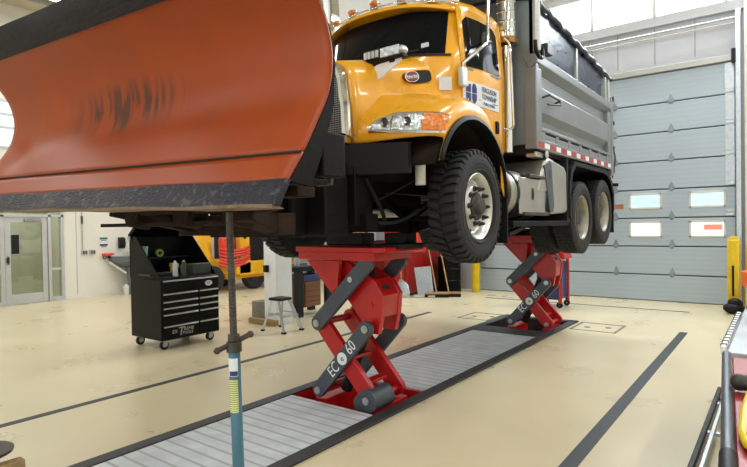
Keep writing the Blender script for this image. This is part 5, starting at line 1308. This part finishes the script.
# left wall fittings
def on_wall(name, label, cat, y0_, y1_, z0_, z1_, th, m, **k): return single(name, MB().box(LX+0.0005, LX+th, y0_, y1_, z0_, z1_), M[m], label, cat, **k)
for (z, lab) in ((1.46, 'upper small green and white wall sign above the basin'), (1.29, 'lower small green and white wall sign above the basin')):
    sgn = thing('wall_sign', lab, 'sign', (LX, 7.0, z))
    part('plate', MB().box(LX+0.0005, LX+0.008, 6.88, 7.12, z-0.055, z+0.055), M['label_white'], sgn, smooth=0)
    part('print', MB().box(LX+0.008, LX+0.010, 6.90, 7.10, z-0.008, z+0.045).box(LX+0.008, LX+0.010, 6.93, 7.07, z-0.04, z-0.02), M['green'] if z > 1.4 else M['print'], sgn, smooth=0)
sd = thing('soap_dispenser', 'black soap dispenser on the left wall above the basin', 'dispenser', (LX, 7.46, 1.34))
part('body', MB().prism([(LX+0.001, 1.20), (LX+0.10, 1.24), (LX+0.12, 1.34), (LX+0.10, 1.48), (LX+0.001, 1.50)], 'y', 7.38, 7.54), M['blackplastic'], sd, bevel=0.012)
part('lever', MB().box(LX+0.08, LX+0.15, 7.42, 7.50, 1.20, 1.235), M['blackmatte'], sd, bevel=0.006)
cd = thing('conduit', 'grey conduit pipe running down the wall to two outlet boxes', 'conduit', (LX, 6.46, 1.15))
part('pipe', MB().tube([(LX+0.02, 6.46, 2.9), (LX+0.02, 6.46, 1.20)], 0.014), M['trim_alu'], cd)
part('coupling', MB().cyl((LX+0.02, 6.46, 1.86), (LX+0.02, 6.46, 2.06), 0.022, n=12), M['steel_dark'], cd)
for y in (6.50, 6.70):
    ob = part('outlet_box', MB().box(LX+0.0005, LX+0.05, y-0.07, y+0.07, 1.08, 1.20), M['trim_alu'], cd, bevel=0.006)
    part('outlet', MB().box(LX+0.05, LX+0.055, y-0.05, y-0.01, 1.10, 1.18).box(LX+0.05, LX+0.055, y+0.01, y+0.05, 1.10, 1.18), M['steel_dark'], ob)
bs = thing('wash_basin', 'grey half round wash basin on a white pedestal against the left wall', 'basin', (LX+0.4, 7.5, 0))
def half(r, h): return (r, h)
cyb = 7.62; rows = []
for (r, z) in ((0.20, 0.70), (0.36, 0.76), (0.47, 0.86), (0.50, 1.00), (0.47, 1.00), (0.44, 0.90), (0.30, 0.84), (0.0, 0.82)):
    rows.append([Vector((LX+0.001+max(0.0, r*1.25*math.sin(PI*i/24)), cyb-r*math.cos(PI*i/24)*1.0, z)) for i in range(25)])
part('bowl', MB().grid(rows), M['sinkgrey'], bs, solid=0.01)
part('pedestal', MB().lathe([(0.16, 0), (0.15, 0.03), (0.12, 0.3), (0.16, 0.71)], (LX+0.25, cyb, 0), (0, 0, 1), 24), M['sinkgrey'], bs)
part('support_arm', MB().beam((LX+0.06, 7.10, 0.86), (LX+0.30, 7.44, 0.55), 0.05, 0.06), M['offwhite'], bs, bevel=0.01)
part('spray_head', MB().cyl((LX+0.12, cyb, 0.95), (LX+0.12, cyb, 1.12), 0.05, n=16), M['chrome_dull'], bs)
rv = thing('hose_valve', 'small red hose valve fixed to the left wall beside the basin', 'valve', (LX, 7.02, 1.0))
part('body', MB().box(LX+0.001, LX+0.12, 6.94, 7.16, 1.02, 1.09).cyl((LX+0.06, 7.14, 1.06), (LX+0.06, 7.24, 1.07), 0.022), M['red_bright'], rv, bevel=0.01)
part('handwheel', MB().lathe([(0.03, -0.01), (0.05, -0.01), (0.05, 0.01), (0.03, 0.01)], (LX+0.10, 6.97, 0.99), (1, 0, 0), 16, close=True).cyl((LX+0.10, 7.08, 0.99), (LX+0.12, 7.08, 0.99), 0.04, n=14), M['rust'], rv)
bottle('jug', 'left white jug on the floor below the wash basin', 'jug', LX+0.45, 7.34, 0.0, 0.07, 0.28, 'offwhite', 'offwhite')
bottle('jug', 'right white jug on the floor below the wash basin', 'jug', LX+0.50, 7.56, 0.0, 0.06, 0.24, 'offwhite', 'offwhite')

# ================================================================== BACK, BEHIND THE LIFTS
rc = thing('red_cabinet', 'tall red steel cabinet behind the near lift by the back wall', 'cabinet', (-7.7, 11.4, 0))
part('carcass', MB().box(-7.72, -7.12, 10.64, 12.3, 0.06, 2.05), M['red_dark'], rc, bevel=0.015)
part('plinth', MB().box(-7.68, -7.16, 10.68, 12.26, 0.0, 0.07), M['blackmatte'], rc)
part('side_panel', MB().box(-7.50, -7.14, 10.615, 10.64, 0.1, 2.0), M['red'], rc, bevel=0.006)
dr = part('door', MB().box(-7.122, -7.098, 10.66, 11.46, 0.10, 0.98), M['red_dark'], rc, bevel=0.006)
part('door_handle', MB().cyl((-7.08, 11.40, 0.5), (-7.08, 11.40, 0.66), 0.012), M['steel'], dr)
dr2 = part('door', MB().box(-7.122, -7.098, 11.48, 12.28, 0.10, 0.98), M['red_dark'], rc, bevel=0.006)
part('upper_panel', MB().box(-7.122, -7.096, 10.66, 11.0, 1.02, 2.0), M['red'], rc, bevel=0.006)
part('upper_panel', MB().box(-7.122, -7.098, 11.02, 11.58, 1.02, 2.0), M['red_orange'], rc, bevel=0.006)
part('upper_panel', MB().box(-7.122, -7.096, 11.6, 12.28, 1.02, 2.0), M['red'], rc, bevel=0.006)
sh = thing('shovel', 'aluminium scoop shovel leaning on the red cabinet', 'shovel', (-7.06, 10.42, 0))
part('handle', MB().cyl((-7.10, 10.44, 0.36), (-7.20, 10.585, 1.12), 0.016, n=10).cyl((-7.27, 10.55, 1.12), (-7.13, 10.62-0.02, 1.12), 0.018, n=10), M['wood_handle'], sh)
rows = []
for (z, hw, dy) in ((0.02, 0.17, 0.0), (0.14, 0.18, 0.02), (0.30, 0.15, 0.06), (0.38, 0.06, 0.08), (0.42, 0.02, 0.09)):
    rows.append([Vector((-7.05-dy*0.8+0.055*(1-(a/1.0)**2)*-1+hw*a*0.78, 10.40+dy+hw*a*0.62*1.0, z)) for a in (-1, -0.8, -0.4, 0, 0.4, 0.8, 1)])
part('scoop', MB().grid(rows), M['galv'], sh, solid=0.006)
hw_ = thing('hand_truck', 'dark hand truck with a spoked wheel behind the near lift', 'hand truck', (-7.55, 10.1, 0))
part('wheel', MB().lathe([(0.25, -0.03), (0.30, -0.03), (0.31, 0), (0.30, 0.03), (0.25, 0.03)], (-7.50, 9.95, 0.31), (0.8, -0.6, 0), 32, close=True), M['rubber'], hw_)
sp_ = MB(); ax_ = Vector((0.8, -0.6, 0)); a1 = Vector((0.6, 0.8, 0)); c0 = Vector((-7.50, 9.95, 0.31))
for i in range(8): t = i*PI/4; sp_.cyl(c0, c0+(a1*math.cos(t)+Vector((0, 0, 1))*math.sin(t))*0.26, 0.012, n=6)
sp_.cyl(c0-ax_*0.05, c0+ax_*0.05, 0.04, n=12)
part('spokes', sp_, M['red_dark'], hw_)
part('frame', MB().tube([(-7.62, 10.08, 0.3), (-7.9, 10.35, 0.8), (-8.0, 10.45, 1.2)], 0.02).tube([(-7.95, 9.8, 0.3), (-8.15, 10.1, 0.8), (-8.2, 10.2, 1.2)], 0.02).tube([(-7.95, 10.4, 1.0), (-8.17, 10.15, 1.0)], 0.018).cyl((-7.5, 9.95, 0.31), (-7.95, 9.8, 0.31), 0.02), M['blackmatte'], hw_)
rk = thing('shelf_rack', 'dark storage rack with white and yellow boxes behind the near lift', 'rack', (-9.2, 11.6, 0))
for x in (-9.9, -8.7):
    for y in (11.2, 12.1): part('post', MB().box(x-0.03, x+0.03, y-0.03, y+0.03, 0, 2.2), M['red_dark'], rk)
for z in (0.3, 1.25, 2.1): part('shelf', MB().box(-9.93, -8.67, 11.17, 12.13, z, z+0.04), M['blackmatte'], rk)
part('back_panel', MB().box(-9.93, -8.67, 12.1, 12.12, 0.0, 1.25), M['red_dark'], rk)
single('carton', MB().box(-9.5, -9.15, 11.25, 11.7, 1.291, 1.70), M['label_white'], 'white carton on the dark storage rack', 'box', bevel=0.006)
single('jerry_can', MB().box(-9.10, -8.92, 11.25, 11.55, 1.291, 1.68), M['bollard'], 'yellow can next to the white carton on the rack', 'can', bevel=0.03)
single('carton', MB().box(-8.88, -8.70, 11.25, 11.6, 1.291, 1.62), mat('pale_blue_box', (196, 212, 222), 0.5), 'pale blue box at the right end of the storage rack', 'box', bevel=0.006)
single('yellow_bucket', MB().lathe([(0, 0), (0.13, 0), (0.16, 0.32), (0.15, 0.32), (0.12, 0.02), (0, 0.02)], (-8.35, 10.30, 0.0), (0, 0, 1), 24), M['bollard'], 'yellow bucket on the floor behind the near lift', 'bucket')
# squeegee, push brooms
sq = thing('floor_scraper', 'wide grey steel scraper blade standing beside the red cabinet', 'scraper', (-6.7, 10.8, 0))
part('blade', MB().add([(-6.97, 10.80, 0.68), (-6.62, 10.98, 0.72), (-6.50, 10.90, 0.07), (-6.82, 10.72, 0.05), (-6.98, 10.82, 0.68), (-6.63, 11.00, 0.72), (-6.51, 10.92, 0.07), (-6.83, 10.74, 0.05)], [(0, 1, 2, 3), (7, 6, 5, 4), (0, 4, 5, 1), (1, 5, 6, 2), (2, 6, 7, 3), (3, 7, 4, 0)]), M['galv'], sq, smooth=0)
part('blade_foot', MB().beam((-6.90, 10.66, 0.03), (-6.46, 10.90, 0.03), 0.12, 0.05), M['steel'], sq, bevel=0.006)
for (k_, lab, p_, q_) in ((0, 'left push broom with wooden handle leaning on the red cabinet', (-6.42, 10.90, 0.10), (-6.93, 11.30, 1.45)), (1, 'right push broom with wooden handle standing beside the black drum', (-6.22, 11.12, 0.10), (-6.90, 11.75, 1.55))):
    bm2 = thing('push_broom', lab, 'broom', (p_[0], p_[1], 0))
    part('handle', MB().cyl(p_, q_, 0.016, n=10), M['wood_handle'], bm2)
    part('head', MB().beam((p_[0]-0.24, p_[1]-0.14, 0.095), (p_[0]+0.24, p_[1]+0.14, 0.095), 0.06, 0.05), M['wood_handle'], bm2, bevel=0.008)
    part('bristles', MB().beam((p_[0]-0.24, p_[1]-0.14, 0.038), (p_[0]+0.24, p_[1]+0.14, 0.038), 0.07, 0.07), M['blackplastic'], bm2)
dm = thing('drum', 'black steel drum standing beside the yellow bollard', 'drum', (-6.72, 12.05, 0))
part('shell', MB().lathe([(0, 0), (0.29, 0), (0.30, 0.01), (0.29, 0.03), (0.285, 0.28), (0.30, 0.295), (0.285, 0.31), (0.285, 0.57), (0.30, 0.585), (0.285, 0.60), (0.285, 0.86), (0.30, 0.88), (0.285, 0.88), (0.28, 0.86), (0, 0.86)], (-6.72, 12.05, 0), (0, 0, 1), 36), M['black'], dm)
part('bung', MB().cyl((-6.6, 12.0, 0.86), (-6.6, 12.0, 0.88), 0.035, n=12), M['steel'], dm)
bo = thing('bollard', 'round yellow bollard left of the overhead door behind the front tyre', 'bollard', (-6.11, 12.30, 0))
part('post', MB().cyl((-6.11, 12.30, 0.0), (-6.11, 12.30, 1.1), 0.105, n=24), M['bollard'], bo, bevel=0.01)
part('dome', MB().ball((-6.11, 12.30, 1.1), 0.104, 20, (1, 1, 0.5)), M['bollard'], bo)
# red washer behind the far lift
rj = thing('pressure_washer', 'red and dark blue wheeled washer behind the far lift', 'washer', (-3.75, 10.95, 0))
part('body', MB().box(-3.98, -3.52, 10.72, 11.2, 0.16, 0.92), M['blue'], rj, bevel=0.03)
part('frame', MB().tube(spline([(-3.50, 10.72, 0.10), (-3.50, 10.72, 0.9), (-3.54, 10.76, 1.12), (-3.75, 10.9, 1.22), (-4.05, 11.05, 1.2)], 5), 0.035).tube(spline([(-3.50, 11.2, 0.10), (-3.50, 11.2, 0.9), (-3.54, 11.2, 1.12), (-3.75, 11.2, 1.22), (-4.05, 11.2, 1.2)], 5), 0.03), M['red'], rj)
part('hood', MB().prism([(-4.02, 1.12), (-3.98, 1.24), (-3.7, 1.28), (-3.46, 1.16), (-3.40, 0.98), (-3.46, 0.96), (-3.52, 1.08), (-3.7, 1.14)], 'y', 10.72, 11.2), M['red'], rj, bevel=0.015)
part('gauge', MB().cyl((-3.62, 10.71, 1.02), (-3.62, 10.66, 1.02), 0.07, n=18), M['steel_dark'], rj)
for (x, y) in ((-3.52, 10.74), (-3.95, 10.74), (-3.52, 11.18), (-3.95, 11.18)):
    part('caster', MB().lathe([(0.02, -0.02), (0.06, -0.02), (0.06, 0.02), (0.02, 0.02)], (x, y, 0.06), (0, 1, 0), 18, close=True).box(x-0.02, x+0.02, y-0.026, y+0.026, 0.06, 0.17), M['blackmatte'], rj)

# ================================================================== RIGHT FOREGROUND
gb = thing('track_guard', 'yellow steel post guard at the right side of the overhead door', 'bollard', (-0.70, 11.9, 0))
part('channel', MB().box(-0.81, -0.62, 11.82, 12.06, 0.0, 1.34), M['bollard'], gb, bevel=0.03)
part('cap', MB().prism([(-0.81, 1.34), (-0.62, 1.34), (-0.68, 1.39), (-0.75, 1.39)], 'y', 11.84, 12.04), M['bollard'], gb, bevel=0.01)
part('slot', MB().box(-0.735, -0.70, 11.805, 11.822, 0.30, 0.86), M['blackplastic'], gb, bevel=0.006)
g2 = single('track_guard', MB().beam((-0.52, 11.98, 0.0), (-0.46, 12.0, 1.40), 0.10, 0.16, up=(0, 1, 0)), M['bollard'], 'slim yellow guard right behind the wide yellow post guard', 'bollard', bevel=0.02)
single('bag', MB().ball((-0.70, 11.66, 0.10), 0.17, 16, (1.0, 0.8, 0.6)).ball((-0.68, 11.67, 0.19), 0.12, 14, (1.0, 0.8, 0.8)), M['blackplastic'], 'black bag slumped at the foot of the wide yellow guard', 'bag', smooth=60)
single('tub', MB().lathe([(0, 0), (0.16, 0), (0.16, 0.24), (0.13, 0.26), (0, 0.26)], (-0.42, 11.4, 0.55), (0, 0, 1), 24), mat('orange_tub', (232, 112, 48), 0.45), 'orange tub on the stand right of the yellow guard', 'tub')
single('stand', MB().box(-0.50, 0.3, 11.2, 11.5, 0.0, 0.549), M['trim_alu'], 'low pale stand against the back wall at the right edge', 'stand', bevel=0.01)
# red topped service cart and the steel bench behind it
ct = thing('service_cart', 'red topped steel service cart at the right edge of the photo', 'cart', (0.3, 2.6, 0))
CX = -0.235
part('top', MB().box(CX, 0.75, 1.55, 3.58, 0.915, 0.945), M['cart_red'], ct, bevel=0.008)
part('side_rail', MB().cyl((CX-0.02, 2.08, 0.948), (CX-0.025, 3.62, 0.948), 0.022, n=16), M['lift_grey'], ct)
part('rail_grip', MB().cyl((CX-0.02, 1.60, 0.948), (CX-0.02, 2.08, 0.948), 0.026, n=16), M['blackplastic'], ct)
part('body', MB().box(CX+0.03, 0.72, 1.6, 3.55, 0.16, 0.914), M['cart_red'], ct, bevel=0.01)
for x, y in ((CX+0.08, 1.7), (CX+0.08, 3.45), (0.66, 1.7), (0.66, 3.45)):
    part('caster', MB().lathe([(0.02, -0.02), (0.07, -0.02), (0.07, 0.02), (0.02, 0.02)], (x, y, 0.07), (1, 0, 0), 20, close=True).box(x-0.026, x+0.026, y-0.02, y+0.02, 0.07, 0.162), M['blackplastic'], ct)
bn = thing('steel_bench', 'grey steel topped bench beyond the red cart with a perforated edge strip', 'bench', (0.2, 4.6, 0))
part('bench_top', MB().box(-0.255, 0.9, 3.66, 5.60, 0.90, 0.945), M['cart_grey'], bn, bevel=0.006)
es = part('edge_strip', MB().box(-0.285, -0.258, 3.66, 5.1, 0.93, 0.975), M['white'], bn, bevel=0.004)
for i in range(13):
    y = 3.72+i*0.105; part('strip_slot', MB().box(-0.29, -0.2575, y, y+0.035, 0.945, 0.9765), M['blackplastic'], es)
for x, y in ((-0.2, 3.72), (-0.2, 5.5), (0.8, 3.72), (0.8, 5.5)): part('leg', MB().box(x-0.03, x+0.03, y-0.03, y+0.03, 0, 0.90), M['lift_grey'], bn)
single('parts_bin', MB().prism([(-0.195, 0.946), (0.10, 0.946), (0.12, 1.06), (-0.22, 1.06)], 'y', 4.85, 5.15), M['lift_grey'], 'dark grey parts bin on the steel bench', 'bin', bevel=0.02)
single('bucket', MB().lathe([(0, 0), (0.13, 0), (0.16, 0.24), (0.155, 0.26), (0.145, 0.24), (0.12, 0.02), (0, 0.02)], (-0.02, 5.42, 0.946), (0, 0, 1), 28), M['offwhite'], 'off white bucket on the far end of the steel bench', 'bucket')
hk = thing('lifting_strap', 'yellow strap with grey steel coupling lying on the red cart', 'strap', (-0.07, 2.5, 0.946))
part('strap', MB().prism([(-0.122, 2.79), (-0.05, 2.80), (-0.02, 2.45), (-0.04, 2.14), (-0.075, 2.09), (-0.105, 2.11), (-0.125, 2.22), (-0.132, 2.5)], 'z', 0.952, 0.985), M['bollard'], hk, bevel=0.012)
part('strap_fold', MB().beam((-0.085, 2.78, 0.995), (-0.075, 2.16, 0.990), 0.045, 0.02), M['bollard'], hk, bevel=0.008)
part('coupling', MB().cyl((-0.15, 2.84, 0.988), (-0.03, 2.84, 0.988), 0.036, n=18).cyl((-0.08, 2.80, 0.975), (-0.08, 2.94, 0.975), 0.026, n=16).ball((-0.15, 2.84, 0.988), 0.038, 14), M['steel_dark'], hk)
_d = Vector((0.078, 0, 0))
ct.rotation_euler = (0, 0, math.radians(3.9)); ct.location = ct.location+_d
# low rail frame on the floor beside the cart
rf = thing('creeper', 'low black and aluminium mechanics creeper on the floor beside the red cart', 'creeper', (-0.4, 5.0, 0))
for x0, x1, z0_, z1_, mm in ((-0.50, -0.465, 0.055, 0.10, 'blackplastic'), (-0.44, -0.41, 0.07, 0.105, 'alu'), (-0.30, -0.265, 0.055, 0.10, 'blackplastic')):
    part('rail', MB().box(x0, x1, 3.72, 6.1, z0_, z1_), M[mm], rf, bevel=0.006)
for y in (4.0, 4.8, 5.6): part('slat', MB().box(-0.465, -0.30, y, y+0.05, 0.06, 0.08), M['alu'], rf)
for x in (-0.482, -0.282):
    for y in (3.8, 6.0): part('caster', MB().cyl((x-0.012, y, 0.028), (x+0.012, y, 0.028), 0.028, n=14), M['rubber'], rf)
# block stack with a round pad at the bottom left corner
single('timber_cribbing', MB().box(-3.90, -3.82, 1.10, 1.372, 0.0225, 0.262), M['wood_block'], 'short timber block under the round pad at the bottom left', 'timber block', bevel=0.008)
single('timber_cribbing', MB().box(-4.13, -3.905, 1.10, 1.30, 0.0225, 0.20), M['wood_block'], 'second timber block left of the first at the bottom left corner', 'timber block', bevel=0.008)
pd = thing('jack_pad', 'round dark steel pad on a spindle at the bottom left corner', 'jack stand', (-4.02, 1.20, 0.20))
part('disc', MB().lathe([(0, 0), (0.15, 0), (0.175, 0.012), (0.18, 0.03), (0.17, 0.034), (0, 0.030)], (-4.02, 1.19, 0.29), (0, 0, 1), 36), M['steel_dark'], pd)
part('spindle', MB().cyl((-4.02, 1.19, 0.202), (-4.02, 1.19, 0.29), 0.035, n=16), M['steel_dark'], pd)
